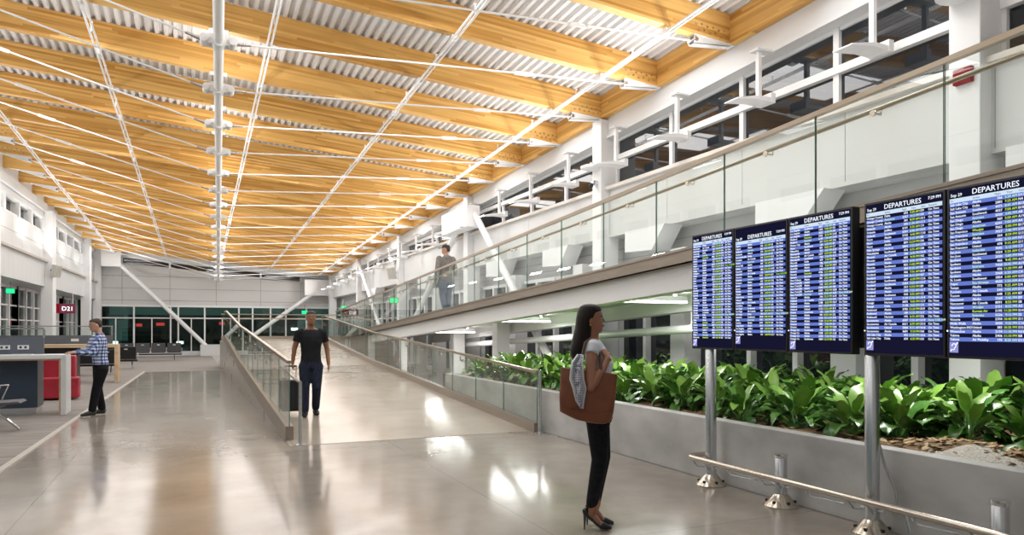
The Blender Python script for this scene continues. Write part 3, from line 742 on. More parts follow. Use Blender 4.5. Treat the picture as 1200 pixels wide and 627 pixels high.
# ------------------------------------------------------------------ plants
def leaf_mat(name, c1, c2):
    m = noise_mat(name, c1, c2, (5, 5, 5), (.24, .36), 0, 3, 0, .65)
    return m
LM = [leaf_mat('leaf_green', (.06, .18, .03), (.13, .30, .055)), leaf_mat('leaf_bright', (.16, .34, .045), (.28, .48, .09)), leaf_mat('leaf_deep', (.025, .10, .022), (.06, .19, .04))]
STEMM = mat('leaf_stem', (.12, .26, .06), .5)
def make_plant_mesh(seed, H, nl):
    r = random.Random(seed); lv = MB(); stx = MB()
    for i in range(nl):
        a = i * 2.4 + r.uniform(-.4, .4); f = i / nl                      # f 0 = inner upright, 1 = outer low
        tilt = .22 + .95 * f + r.uniform(-.1, .12)
        pl = H * (.50 - .26 * f) * r.uniform(.85, 1.15)                  # petiole
        out = Vector((math.cos(a), math.sin(a), 0)); up = Vector((0, 0, 1))
        base = out * .03 * r.random()
        d0 = (up * math.cos(tilt) + out * math.sin(tilt)).normalized()
        tip0 = base + d0 * pl
        stx.tube([base, base + d0 * pl * .5 + up * .01, tip0], [.007, .006, .005], 5)
        Lf = r.uniform(.30, .42) * H / .5; W = Lf * r.uniform(.19, .26); bend = r.uniform(.9, 1.7) * (.6 + f)
        n = 7; side = out.cross(up).normalized(); lv.cur = 1 if (f < .45 and r.random() < .6) else (2 if f > .72 and r.random() < .6 else 0)
        p = tip0.copy(); th_ = tilt + .1; rows = []
        roll = r.uniform(-.35, .35)
        for j in range(n + 1):
            s = j / n; w = W * (math.sin(PI * min(1, s * .93 + .05)) ** .8) * (1 - .25 * s)
            if j == n: w = .001
            dd = up * math.cos(th_) + out * math.sin(th_); nn = (dd.cross(side)).normalized()
            sd = (side * math.cos(roll) + nn * math.sin(roll))
            fold = w * .28; wav = .012 * math.sin(j * 2.1 + i)
            rows.append((p + sd * w + nn * (-fold if nn.z < 0 else fold) + up * wav, p.copy(), p - sd * w + nn * (-fold if nn.z < 0 else fold) - up * wav))
            p = p + dd * (Lf / n); th_ += bend / n
        ii = [lv.vs(q) for q in rows]
        for a_, b_ in zip(ii[:-1], ii[1:]):
            lv.face([a_, a_ + 1, b_ + 1, b_]); lv.face([a_ + 1, a_ + 2, b_ + 2, b_ + 1])
    return lv, stx
protos = []
PLAB = 'bushy green broad-leaved plant growing in the long concrete planter'
for s in range(7):
    lv, stx = make_plant_mesh(100 + s, .40 + .03 * (s % 4), 30 + s % 5)
    root = thing('leafy_plant', PLAB, 'plant', (0, 0, 0), 'broad-leaved plants in the planter')
    WL[root.name] = Vector((0, 0, 0))
    lv.build('leaves', LM, root, True); stx.build('stems', STEMM, root)
    protos.append([root, False])
rows = [5.66, 6.06, 6.5, 7.05, 7.6]
cnt = 0
for ri, x0 in enumerate(rows):
    y = .6 + .2 * ri
    while y < PY1 - .35:
        x = x0 + R.uniform(-.08, .12); yy = y + R.uniform(-.12, .12)
        y += .56 + (.06 if ri == 0 else 0)
        if x < 6.3 and 3.15 < yy < 4.6: continue
        k = cnt % 7; cnt += 1; root, used = protos[k]
        if not used: o = root; protos[k][1] = True
        else: o = copy_tree(root)
        o.location = (x, yy, soilz(x, yy) - .01); o.rotation_euler = (0, 0, R.random() * 6.28); sc_ = R.uniform(.88, 1.14); o.scale = (sc_, sc_, sc_ * R.uniform(.94, 1.06))
o = copy_tree(protos[3][0]); o.location = (5.62, 2.75, .58); o.rotation_euler = (0, 0, 1.9); o.scale = (.8, .8, .8)

# ------------------------------------------------------------------ departure boards
SCX = 4.87
posts = {}
def bpost(Y, h, lab, short):
    t = thing('steel_post', lab, 'post', (SCX + .03, Y, 0)); x = SCX + .03 
    r = .055
    q = MB(); q.lathe((x, Y, 0), [(r, .02), (r, h - .012), (r - .01, h), (.002, h)], 24); q.build('pole', STEEL, t, True)
    q = MB(); q.lathe((x, Y, 0), [(.15, 0), (.15, .012), (.13, .035), (.075, .10), (r + .004, .115)], 28); b = q.build('base_cone', STEELW, t, True)
    q = MB()
    for k in range(6):
        a = k * PI / 3 + .3; q.obox((x + .118 * math.cos(a), Y + .118 * math.sin(a), .05), (.022, .022, .022))
    q.build('bolts', DARKM, b)
    if short:
        q = MB(); q.lathe((x, Y, h - .03), [(r + .004, 0), (r + .006, .02), (r + .004, .034), (.03, .036)], 24); q.build('cap', CHROME, t, True)
    q = MB()
    for dy in (-.09, .09): q.tube([(x - .04, Y + dy * .5, .19), (x - .10, Y + dy, .19), (x - .165, Y + dy, .26)], .0085, 6)
    q.tube([(x, Y - .11, .19), (x, Y + .11, .19)], .011, 8)
    q.build('rail_bracket', STEEL, t, True)
    return t
bpost(5.96, 2.4, 'tall steel post holding up the leftmost departure boards', False)
bpost(4.04, 2.4, 'tall steel post holding up the departure boards nearer the right edge', False)
bpost(5.0, .47, 'short capped steel post between the two tall board posts', True)
bpost(3.06, .47, 'short capped steel post at the right end of the bumper rail', True)
t = thing('bumper_rail', 'low steel bumper rail curving in front of the board posts', 'rail', (4.72, 4, .285))
pts = [(4.72, .5, .285)] + [(4.72, y, .285) for y in (3, 4.5, 6.02)]
for k in range(1, 9):
    a = PI * k / 8 * .5; pts.append((4.72 + .13 * (1 - math.cos(a)), 6.02 + .13 * math.sin(a), .285))
pts += [(5.06, 6.15, .285)]
q = MB(); q.tube(pts, .027, 12); q.build('rail_tube', STEELW, t, True)
for y in (5.5, 4.52, 3.55):
    q = MB(); q.tube([(4.72, y, .27), (4.74, y - .02, .21), (4.86, y - .25, .19)], .006, 6); q.lathe((4.72, y, .235), [(.012, 0), (.012, .03)], 8); q.build('rail_stay', STEEL, t, True)
m = MB(); m.tube([(4.95, 4.02, .70), (4.985, 3.99, .52), (4.99, 3.9, .35), (4.99, 3.9, .24), (4.99, 3.81, .17), (4.99, 3.77, .02)], .012, 8); o = m.build('power_conduit', STEEL, None, True); tag(o, 'thin grey bent power conduit behind the right board post', 'conduit')
t = thing('mounting_bar', 'dark mounting frame carrying the row of departure boards', 'frame', (4.95, 4.5, 1.6))
q = MB()
for z in (1.68, 2.28): q.box((4.955, .2, z - .03), (4.985, 6.05, z + .03))
q.build('cross_bar', BLACK, t)
q = MB(); q.box((4.95, 4.02, 1.45), (4.99, 4.2, 2.42)); q.build('cable_cover', BLACK, t)

SCR_BLUE = emit_mat('screen_row_blue', (.15, .23, .72), .95); SCR_DARK = emit_mat('screen_row_dark', (.009, .009, .032), 1.); SCR_HEAD = emit_mat('screen_header', (.70, .84, 1.), 1.)
T_W = emit_mat('text_white', (.88, .93, 1.), 1.25); T_Y = emit_mat('text_yellow', (.62, .85, .06), 1.15); T_P = emit_mat('text_pale_green', (.62, .95, .62), 1.1); T_G = emit_mat('text_grey', (.25, .33, .45), .8); ICON = emit_mat('icon_lavender', (.36, .36, .80), .9); SIDE = emit_mat('text_lime', (.40, .80, .04), 1.)
AIR = ['Alaska', 'Delta', 'Alaska', 'Southwest', 'Alaska', 'United', 'Alaska', 'Emirates', 'Alaska', 'American', 'Alaska', 'JetBlue', 'Alaska', 'Southwest', 'Alaska', 'Delta', 'Horizon', 'Alaska', 'Air Canada']
def times(n, r): return ['%d:%02d %s' % (r.randint(5, 12), r.choice([0, 5, 10, 15, 20, 25, 30, 35, 40, 45, 50, 55, 59]), r.choice(['AM', 'PM'])) for _ in range(n)]
CIT = [
 ['Albuquerque', 'Amsterdam', 'Anchorage', 'Anchorage', 'Anchorage', 'Atlanta', 'Atlanta', 'Atlanta', 'Austin', 'Baltimore', 'Beijing', 'Bellingham', 'Billings', 'Boise', 'Boise', 'Boise', 'Boston', 'Boston', 'Bozeman', 'Burbank', 'Burbank', 'Calgary', 'Charlotte', 'Charleston', 'Chicago', 'Chicago', 'Chicago', 'Chicago', 'Cincinnati', 'Cleveland', 'Dallas', 'Dallas', 'Denver', 'Denver', 'Denver', 'Detroit', 'Dubai', 'Edmonton'],
 ['Eugene', 'Eugene', 'Fairbanks', 'Fairbanks', 'Fort Lauderdale', 'Frankfurt', 'Fresno', 'Great Falls', 'Helena', 'Honolulu', 'Honolulu', 'Houston', 'Houston', 'Houston', 'Juneau', 'Juneau', 'Kahului', 'Kahului', 'Kailua-Kona', 'Kalispell', 'Kansas City', 'Ketchikan', 'Las Vegas', 'Las Vegas', 'Las Vegas', 'Lewiston', 'Lihue', 'London', 'Long Beach', 'Los Angeles', 'Los Angeles', 'Los Angeles'],
 ['Los Angeles', 'Los Angeles', 'Los Angeles', 'Medford', 'Medford', 'Mexico City', 'Miami', 'Milwaukee', 'Minneapolis', 'Minneapolis', 'Minneapolis', 'Missoula', 'Nashville', 'Nashville', 'Newark', 'Newark', 'Newark', 'New Orleans', 'New York-JFK', 'New York-JFK', 'New York-JFK', 'New York-JFK', 'New York-JFK', 'Oakland', 'Oakland', 'Oakland', 'Oakland', 'Oakland', 'Omaha', 'Ontario', 'Ontario', 'Ontario', 'Ontario', 'Ontario', 'Orange Co', 'Orange Co', 'Orange Co', 'Orange Co'],
 ['Orange County', 'Orange County', 'Orange County', 'Orlando', 'Orlando', 'Orlando', 'Pasco', 'Pasco', 'Pasco', 'Palm Springs', 'Philadelphia', 'Phoenix', 'Phoenix', 'Phoenix', 'Phoenix', 'Portland', 'Portland', 'Portland', 'Portland', 'Portland', 'Portland', 'Portland', 'Portland', 'Pullman', 'Raleigh', 'Raleigh', 'Redmond', 'Redmond', 'Redmond', 'Sacramento', 'Sacramento', 'Sacramento', 'Sacramento', 'Salt Lake City', 'Salt Lake City'],
 ['Salt Lake City', 'Salt Lake City', 'San Antonio', 'San Antonio', 'San Diego', 'San Diego', 'San Diego', 'San Francisco', 'San Francisco', 'San Francisco', 'San Francisco', 'San Francisco', 'San Jose', 'San Jose', 'Spokane', 'Spokane', 'Spokane', 'Spokane', 'Spokane', 'St. Louis', 'Taipei', 'Tampa', 'Toronto', 'Tucson', 'Vancouver', 'Vancouver', 'Vancouver', 'Vancouver', 'Victoria', 'Victoria', 'Walla Walla', 'Washington-IAD', 'Wenatchee', 'Yakima', 'Yakima']]
A5 = ['Alaska', 'Delta', 'Southwest', 'Southwest', 'Emirates', 'Alaska', 'American', 'WestJet', 'Emirates', 'Alaska', 'Alaska', 'United', 'Icelandair', 'Southwest', 'Alaska', 'Alaska', 'Emirates', 'Alaska', 'Alaska', 'Southwest', 'Eva Airways', 'Alaska', 'Air Canada', 'Alaska', 'Alaska', 'Air Canada', 'WestJet', 'Korean Air', 'Emirates', 'Delta', 'Alaska', 'United', 'Alaska', 'Alaska', 'Air Mobility']
F5 = ['366', '2883', '4975', '4037', '5020', '360', '6241', '7062', '7027', '364', '1082', '478', '7045', '1024', '2020', '466', '7428', '496', '2068', '1854', '4020', '772', '544', '648', '2268', '8091', '5721', '5195', '5526', '5704', '2020', '383', '2134', '2406', '195']
TM5 = ['5:20 AM', '7:25 AM', '8:45 AM', '7:00 AM', '5:05 PM', '5:00 AM', '7:00 AM', '5:00 PM', '7:40 PM', '8:29 PM', '6:10 AM', '9:15 AM', '5:15 PM', '5:20 AM', '5:00 PM', '9:45 PM', '10:45 PM', '11:20 PM', '6:20 AM', '5:00 AM', '1:50 AM', '9:25 AM', '7:00 AM', '7:25 AM', '7:45 PM', '8:55 PM', '8:55 PM', '11:20 PM', '9:15 PM', '10:40 PM', '9:20 PM', '10:35 PM', '11:10 PM', '11:10 PM', '8:20 AM']
GREENAIR = {'Emirates', 'WestJet', 'American', 'Korean Air', 'Icelandair', 'Eva Airways'}
SH, ZB0 = 1.18, 1.40
RH = .0272
def board(i, yl, yr, dark_first, top_gap, lab, n_extra=0):
    """departure board facing the hall (-X); yl is its left edge seen from the hall (the larger Y)"""
    r = random.Random(40 + i); W = yl - yr; xf = SCX - .045
    t = thing('departure_board', lab, 'screen', (SCX, (yl + yr) / 2, ZB0), 'departure boards')
    q = MB(); q.box((xf, yr, ZB0), (SCX + .04, yl, ZB0 + SH)); hb = q.build('housing', BLACK, t, bevel=.006)
    q = MB(); q.box((SCX + .03, yr + .15, ZB0 + .2), (SCX + .085, yl - .15, ZB0 + SH - .2)); q.build('rear_bracket', DARKM, t)
    bz = .018; P = MB(); x = xf - .002
    def pane(u0, u1, z0, z1, c, dx=0.):
        P.cur = c; P.box((x - dx, yl - u1, z0), (x + .001, yl - u0, z1))
    zt = ZB0 + SH - bz - top_gap; rows = len(CIT[i]); RH = min(.0272, (.965 - top_gap) / rows); u0, u1 = .022, W - .022
    P.cur = 0; P.box((x, yr + bz, ZB0 + bz), (x + .003, yl - bz, ZB0 + SH - bz))
    pane(u0, u1, zt - .092, zt - .062, 2, .0005)
    for k in range(rows):
        lightrow = (k % 2 == 0) != dark_first
        if lightrow: pane(u0, u1, zt - .092 - RH * (k + 1), zt - .092 - RH * k, 1, .0005)
    zi = zt - .092 - RH * rows
    pane(u0, u0 + .062, zi - .078, zi - .004, 3, .0008)
    dp = P.build('display', [SCR_DARK, SCR_BLUE, SCR_HEAD, ICON], t)
    rot = (PI / 2, 0, -PI / 2); off = Vector((SCX, (yl + yr) / 2, ZB0))
    tx = x - .0022
    def put(s, u, z, size, mm, align='LEFT', line=1.): return text('lettering', s, size, mm, dp, Vector((tx, yl - u, z)) - off, rot, align, line)
    put('Sep 29', u0 + .008, zt - .05, .030, T_W); put('DEPARTURES', W / 2, zt - .05, .052, T_W, 'CENTER'); put('7:29 PM', u1 - .008, zt - .035, .030, T_W, 'RIGHT')
    for s, u in (('To', .0), ('Airline', .155), ('Flight', .30), ('Time', .375), ('Gate', .45), ('Remarks', .51)): put(s, u0 + .006 + u * W / .66, zt - .084, .018, T_G)
    sz = .0225; ln = RH / sz; z0 = zt - .092 - RH * .78; k_ = W / .66
    put('\n'.join(CIT[i]), u0 + .005, z0, sz, T_W, line=ln)
    air = A5 if i == 4 else [r.choice(AIR) for _ in range(rows)]
    fl = F5 if i == 4 else [str(r.choice([r.randint(100, 999), r.randint(1000, 7600)])) for _ in range(rows)]
    tm = TM5 if i == 4 else times(rows, r)
    gt = [r.choice('ABCDNS') + str(r.randint(1, 20)) for _ in range(rows)]
    def sel(lst, f): return '\n'.join(a if f(k) else ' ' for k, a in enumerate(lst))
    isg = lambda k: air[k] in GREENAIR; lit = lambda k: (k % 2 == 0) != dark_first
    put(sel(air, lambda k: not isg(k)), u0 + .005 + .155 * k_, z0, sz, T_W, line=ln)
    if any(isg(k) and lit(k) for k in range(rows)): put(sel(air, lambda k: isg(k) and lit(k)), u0 + .005 + .155 * k_, z0, sz, T_P, line=ln)
    if any(isg(k) and not lit(k) for k in range(rows)): put(sel(air, lambda k: isg(k) and not lit(k)), u0 + .005 + .155 * k_, z0, sz, T_Y, line=ln)
    put(sel(fl, lambda k: True), u0 + .355 * k_, z0, sz, T_W, 'RIGHT', ln)
    put(sel(tm, lit), u0 + .447 * k_, z0, sz, T_P, 'RIGHT', ln); put(sel(tm, lambda k: not lit(k)), u0 + .447 * k_, z0, sz, T_Y, 'RIGHT', ln)
    put('\n'.join(gt), u0 + .453 * k_, z0, sz, T_W, line=ln)
    odd = {0: (9, 28), 1: (11, 24), 2: (22,), 3: (29,), 4: ()}[i]
    put(sel(['On Time'] * rows, lambda k: k not in odd), u0 + .513 * k_, z0, sz, T_W, line=ln)
    for k in odd: put('Now %s' % tm[k], u0 + .513 * k_, z0 - RH * k, sz, SIDE if not lit(k) else T_P)
    # hearing-loop symbol: ear outline with a diagonal bar
    e = MB(); cu, cz = u0 + .033, zi - .037
    def pt(a, b): return Vector((tx + .001, yl - (cu + a), cz + b))
    e.tube([pt(-.016, .004), pt(-.011, .017), pt(.002, .021), pt(.013, .013), pt(.012, .0), pt(.004, -.009), pt(.001, -.019), pt(-.007, -.022)], .0033, 6)
    e.tube([pt(-.025, -.03), pt(-.012, -.017)], .004, 6); e.tube([pt(.012, .012), pt(.027, .03)], .004, 6)
    e.build('hearing_symbol', T_W, dp, True)
    q = MB(); q.tube([(xf - .003, yl - .006, ZB0 + .19), (xf + .002, yl - .006, ZB0 + .19)], .005, 8); q.build('power_light', SIGNW, hb)
board(0, 6.17, 5.535, False, 0, 'departure board farthest left, just right of the woman')
board(1, 5.525, 4.845, False, .06, 'departure board with a tall dark blank area under its list')
board(2, 4.835, 4.16, False, 0, 'departure board just left of the gap in the row')
board(3, 4.05, 3.385, True, 0, 'departure board just right of the gap, above the right tall post')
board(4, 3.375, 2.71, False, 0, 'departure board cut off by the right edge of the photo')

# ------------------------------------------------------------------ people
def remesh(o, voxel, it=3, fac=.5, dec=None):
    a = o.modifiers.new('r', 'REMESH'); a.mode = 'VOXEL'; a.voxel_size = voxel; a.use_smooth_shade = True
    b = o.modifiers.new('s', 'SMOOTH'); b.iterations = it; b.factor = fac
    dg = bpy.context.evaluated_depsgraph_get(); dg.update()
    me = bpy.data.meshes.new_from_object(o.evaluated_get(dg)); o.modifiers.clear(); o.data = me
    for p in me.polygons: p.use_smooth = True
    return o
def elring(c, rx, ry, n=18, p=2.3, sx=1.):
    out = []
    for k in range(n):
        a = 2 * PI * k / n; ca, sa = math.cos(a), math.sin(a)
        out.append(Vector((c[0] + rx * math.copysign(abs(ca) ** (2 / p), ca), c[1] + ry * math.copysign(abs(sa) ** (2 / p), sa), c[2])))
    return out
def torso(mb, rs, grow=0.):
    mb.rings([elring((x, y, z), rx + grow, ry + grow) for x, y, z, rx, ry in rs])
HEADR = [(0, .072, .030, .022), (.012, .086, .005, .040), (.032, .090, -.03, .054), (.058, .091, -.062, .062), (.085, .091, -.082, .068), (.112, .088, -.094, .072), (.14, .094, -.10, .075), (.17, .088, -.10, .075), (.198, .066, -.086, .064), (.216, .03, -.052, .042), (.224, 0, -.02, .015)]
def head(mb, o, yaw=0., pitch=0., s=1.):
    Mx = Matrix.Rotation(yaw, 3, 'Z') @ Matrix.Rotation(pitch, 3, 'Y'); o = Vector(o)
    T = lambda p: o + Mx @ (Vector(p) * s)
    mb.rings([[T(v) for v in elring(((a + b) / 2, 0, z), (a - b) / 2, w, 20, 2.15)] for z, a, b, w in HEADR])
    mb.rings([[T((.080 + dx, y * w, z)) for y, dx in ((-1, 0), (-.4, .6 * d), (0, d), (.4, .6 * d), (1, 0), (0, -.02))] for z, w, d in ((.138, .008, .012), (.118, .011, .022), (.10, .016, .035), (.092, .018, .036), (.086, .015, .018))])
    for sd in (-1, 1):
        mb.ell(T((-.008, sd * .074, .105)), .020 * s, .009 * s, .032 * s, 10, 6, Mx)
    mb.tube([T((.075, -.024, .058)), T((.092, -.010, .060)), T((.094, 0, .060)), T((.092, .010, .060)), T((.075, .024, .058))], .0075 * s, 8)
    return T, Mx
def face_bits(T, Mx, root, skin_lip, hairm, s=1., eyes=(.03, .02, .015)):
    e = MB()
    for sd in (-1, 1): e.ell(T((.0815, sd * .031, .118)), .008 * s, .0135 * s, .0065 * s, 10, 6, Mx)
    o = e.build('eyes', mat('eye_white', (.75, .72, .7), .2), root, True)
    e = MB()
    for sd in (-1, 1): e.ell(T((.0878, sd * .031, .118)), .003 * s, .006 * s, .006 * s, 8, 6, Mx)
    e.build('irises', mat('iris', eyes, .2), o, True)
    e = MB()
    for sd in (-1, 1): e.tube([T((.088, sd * .016, .133)), T((.090, sd * .034, .138)), T((.082, sd * .052, .133))], .0035 * s, 6)
    e.build('eyebrows', hairm, root, True)
    e = MB()
    e.tube([T((.089, -.020, .058)), T((.0995, -.007, .0625)), T((.0985, 0, .061)), T((.0995, .007, .0625)), T((.089, .020, .058))], .0042 * s, 6); e.tube([T((.089, -.018, .055)), T((.098, 0, .0525)), T((.089, .018, .055))], .0045 * s, 6)
    e.build('lips', skin_lip, root, True)
def hand(mb, w, d, nrm, th, s=1., curl=.5, spread=.04):
    """w wrist, d along the hand, nrm the way the palm faces, th towards the thumb side"""
    w, d, nrm, th = Vector(w), Vector(d).normalized(), Vector(nrm), Vector(th)
    th = (th - d * th.dot(d)).normalized(); n2 = d.cross(th); nrm = n2 if n2.dot(nrm) > 0 else -n2
    mb.rings([[w + d * l * s + th * (wd * math.cos(2 * PI * k / 12)) * s + nrm * (tk * math.sin(2 * PI * k / 12)) * s for k in range(12)] for l, wd, tk in ((-.03, .026, .022), (.0, .027, .02), (.03, .036, .017), (.065, .041, .015), (.092, .039, .012))])
    for i, (off, ln) in enumerate(((.030, .075), (.010, .083), (-.010, .078), (-.029, .062))):
        b = w + d * .080 * s + th * off * s; dd = (d + th * (off * spread * 20)).normalized(); pts = [b - dd * .01]; a = 0
        for seg, part in enumerate((.45, .32, .23)):
            a += curl * (.5 if seg == 0 else 1.)
            v = dd * math.cos(a) + nrm * math.sin(a); pts.append(pts[-1] + v * (ln * part + (.01 if seg == 0 else 0)) * s)
        mb.tube(pts, [.0088 * s, .0084 * s, .0078 * s, .0066 * s], 8)
    b = w + d * .022 * s + th * .026 * s; v1 = (d * .6 + th * .75 + nrm * .25).normalized(); v2 = (d * .9 + th * .25 + nrm * .35 * (1 + curl)).normalized()
    mb.tube([b - th * .012 * s, b + v1 * .035 * s, b + v1 * .035 * s + v2 * .03 * s, b + v1 * .035 * s + v2 * .052 * s], [.013 * s, .0105 * s, .0095 * s, .0075 * s], 8)
def limb(mb, pts, rs): 
    P2, Q = [], []
    for (a, b), (ra, rb) in zip(zip(pts[:-1], pts[1:]), zip(rs[:-1], rs[1:])):
        a, b = Vector(a), Vector(b)
        for k in range(4): P2.append(a.lerp(b, k / 4)); Q.append(ra + (rb - ra) * k / 4)
    P2.append(Vector(pts[-1])); Q.append(rs[-1])
    # soften the joints
    mb.tube(P2, Q, 14)
    for p, r in zip(pts, rs): mb.ell(p, r * .98, r * .98, r * .98, 12, 8)
def person(lab, loc, yaw, S, skin, vox=.009):
    root = thing('person', lab, 'person', (0, 0, 0))
    body = MB()
    torso(body, S['torso']); limb(body, S['neck'][0], S['neck'][1]); T, Mx = head(body, S['head'], S.get('hyaw', 0), S.get('hpitch', 0), S.get('hs', 1.))
    for a in S['arms']:
        limb(body, a['pts'], a['r']); hand(body, a['pts'][-1], *a['hand'])
    for l in S['legs']: limb(body, l['pts'], l['r']); body.tube(*l['foot'], 12)
    ob = body.build('body', skin, root); remesh(ob, vox, 2, .5)
    return root, T, Mx
def cloth(name, mb, m, root, vox=.011, it=3):
    o = mb.build(name, m, root); return remesh(o, vox, it, .5)
def finish(root, loc, yaw, sc_=1.):
    root.location = loc; root.rotation_euler = (0, 0, yaw); root.scale = (sc_,) * 3

# ---- the woman at the boards (faces +x, her right side to the camera)
SK1 = mat('skin_brown', (.36, .165, .095), .45, 0, .4)
HAIR1 = noise_mat('hair_dark', (.006, .004, .003), (.02, .012, .009), (60, 60, 4), (.4, .5), spec=.25)
TOR = [(.008, 0, .86, .10, .145), (-.008, 0, .93, .112, .165), (0, 0, 1.0, .105, .16), (.012, 0, 1.08, .085, .125), (.014, 0, 1.16, .085, .122), (.016, 0, 1.25, .092, .135), (.018, 0, 1.33, .104, .148), (0, 0, 1.40, .092, .150), (-.02, 0, 1.455, .075, .155), (-.03, 0, 1.495, .058, .115), (-.033, 0, 1.53, .048, .06)]
S = dict(torso=TOR, neck=([(-.035, 0, 1.48), (-.034, 0, 1.54), (-.03, 0, 1.61)], [.055, .047, .046]), head=(-.043, 0, 1.570), hs=.98, hpitch=-.03,
 arms=[dict(pts=[(-.035, -.165, 1.465), (-.05, -.245, 1.30), (-.045, -.300, 1.155), (.03, -.24, 1.27), (.085, -.165, 1.375)], r=[.047, .043, .036, .034, .024], hand=((-.42, .45, .75), (-.8, .2, -.5), (.2, .7, .6), .92, .75)),
       dict(pts=[(-.035, .165, 1.465), (-.04, .21, 1.17), (.05, .20, .93)], r=[.047, .036, .024], hand=((.2, 0, -1), (0, -1, 0), (1, 0, 0), .95, .35))],
 legs=[dict(pts=[(.005, -.085, .88), (.02, -.085, .56), (-.03, -.075, .17), (-.045, -.075, .12)], r=[.088, .055, .038, .034], foot=([(-.085, -.075, .125), (-.03, -.075, .105), (.03, -.075, .045), (.10, -.075, .018)], [(.026, .03), (.03, .032), (.034, .022), (.02, .012)])),
       dict(pts=[(.005, .085, .88), (.045, .085, .56), (-.01, .07, .17), (-.025, .07, .12)], r=[.088, .055, .038, .034], foot=([(-.065, .07, .125), (-.01, .07, .105), (.05, .07, .045), (.12, .07, .018)], [(.026, .03), (.03, .032), (.034, .022), (.02, .012)]))])
root, T, Mx = person('woman with long dark hair, white top and black trousers, looking up at the departure boards', None, 0, S, SK1, .0065)
face_bits(T, Mx, root, mat('lips_rose', (.35, .09, .08), .4), HAIR1, .98)
q = MB()
q.rings([elring((x, 0, z), rx, ry, 20, 2.1) for z, x, rx, ry in ((1.806, -.055, .02, .015), (1.80, -.058, .055, .045), (1.785, -.058, .082, .066), (1.755, -.060, .096, .081), (1.71, -.078, .089, .087), (1.65, -.096, .078, .086), (1.60, -.108, .073, .085), (1.55, -.118, .078, .088), (1.50, -.132, .076, .09), (1.44, -.152, .068, .09), (1.385, -.160, .056, .084), (1.345, -.160, .034, .07))])
cloth('hair', q, HAIR1, root, .009, 3)
q = MB(); torso(q, TOR[2:10], .011); 
q.rings([elring((-.03, 0, 1.50), .066, .122), elring((-.032, 0, 1.515), .058, .085)])
for sd in (-1, 1): q.tube([(-.03, sd * .13, 1.475), (-.036, sd * .168, 1.462), (-.043, sd * .205, 1.405)], [.058, .060, .057], 14)
cloth('top', q, noise_mat('white_top', (.60, .63, .68), (.78, .79, .81), (9, 9, 9), (.8, .9)), root, .0095, 3)
q = MB(); torso(q, [(x, y, z, rx, ry) for x, y, z, rx, ry in TOR[:4]], .012)
for l in S['legs']: 
    a, b, c = l['pts'][:3]; b = Vector(b); c = Vector(c) + Vector((-.008, 0, .045))
    limb(q, [a, b, c], [.098, .066, .052])
o = cloth('trousers', q, noise_mat('black_trousers', (.008, .008, .010), (.018, .018, .022), (30, 30, 30), (.7, .8), spec=.15), root, .0095, 2)
SHOE1 = mat('black_patent', (.008, .008, .009), .2, 0, .6)
for l in S['legs']:
    p, r = l['foot']; h = Vector(p[0]); y = h.y
    q = MB(); q.tube([h + Vector((-.012, 0, .012)), h + Vector((.02, 0, -.012)), Vector(p[1]) + Vector((.0, 0, -.030)), Vector(p[2]) + Vector((0, 0, -.014)), Vector(p[3]) + Vector((.015, 0, -.002))], [(.028, .03), (.031, .027), (.033, .016), (.040, .022), (.02, .012)], 14)
    q.ell(h + Vector((-.006, 0, .02)), .028, .03, .034, 12, 8)
    q.tube([Vector(p[2]) + Vector((.004, 0, .004)), Vector(p[3]) + Vector((.012, 0, .002))], [(.041, .022), (.02, .013)], 12)
    so = q.build('high_heel_shoe', SHOE1, root, True); remesh(so, .0055, 1)
    q = MB(); q.tube([h + Vector((-.012, 0, -.01)), h + Vector((-.016, 0, -.115)), h + Vector((-.016, 0, -.125))], [.013, .0055, .006], 8); q.build('stiletto_heel', SHOE1, so, True)
q = MB()
for k in range(10):
    pass
q.ell(T((-.008, -.083, .066)), .007, .005, .010, 8, 6); q.ell(T((-.008, .083, .066)), .007, .005, .010, 8, 6); q.build('earrings', mat('gold', (.8, .6, .25), .2, 1.), root, True)
WY = math.atan2(-.511, .859); WLOC = (3.02, 5.07, 0); finish(root, WLOC, WY)
# tote bag on her shoulder, local to her frame
LEA = noise_mat('brown_leather', (.17, .05, .022), (.26, .085, .036), (5, 5, 5), (.32, .48), 0, 6)
bag = thing('tote_bag', 'large brown leather tote bag hanging from the woman\'s shoulder', 'bag', (0, 0, 0))
q = MB()
def bagring(z, x0, x1, th, y=-.235):
    n = 24; cx, rx = (x0 + x1) / 2, (x1 - x0) / 2
    return elring((cx, y, z), rx, th, n, 4.5)
q.rings([bagring(.872, -.07, .06, .045), bagring(.882, -.17, .095, .062), bagring(.91, -.25, .112, .068), bagring(.96, -.29, .125, .069), bagring(1.06, -.294, .138, .063), bagring(1.18, -.287, .148, .05), bagring(1.285, -.28, .155, .036)])
q.build('bag_body', LEA, bag, True)
for v in bag.children[0].data.vertices:        # front edge hangs a little lower than the back
    v.co.z += -.05 * (v.co.x + .28) / .43 * max(0, min(1, (v.co.z - .9) / .35)) + .02 * max(0, min(1, (v.co.z - .9) / .35))
    if v.co.z < .95: v.co.z += .035 * max(0, -(v.co.x) / .28)
q = MB(); q.tube([(-.13, -.276, 1.24), (-.12, -.255, 1.36), (-.09, -.205, 1.50), (-.055, -.14, 1.523), (-.02, -.16, 1.50), (.02, -.185, 1.40), (.03, -.255, 1.30), (.035, -.268, 1.22)], (.012), 8)
q.build('shoulder_strap', mat('strap_dark', (.09, .035, .02), .4), bag, True)
q = MB()
for a, b in (((-.26, 1.0), (.12, .98)),): q.tube([(a[0], -.303, a[1]), (-.05, -.304, .955), (b[0], -.30, b[1])], .0016, 4)
q.tube([(-.215, -.304, .97), (-.17, -.305, 1.02), (-.12, -.305, .95)], .0016, 4)
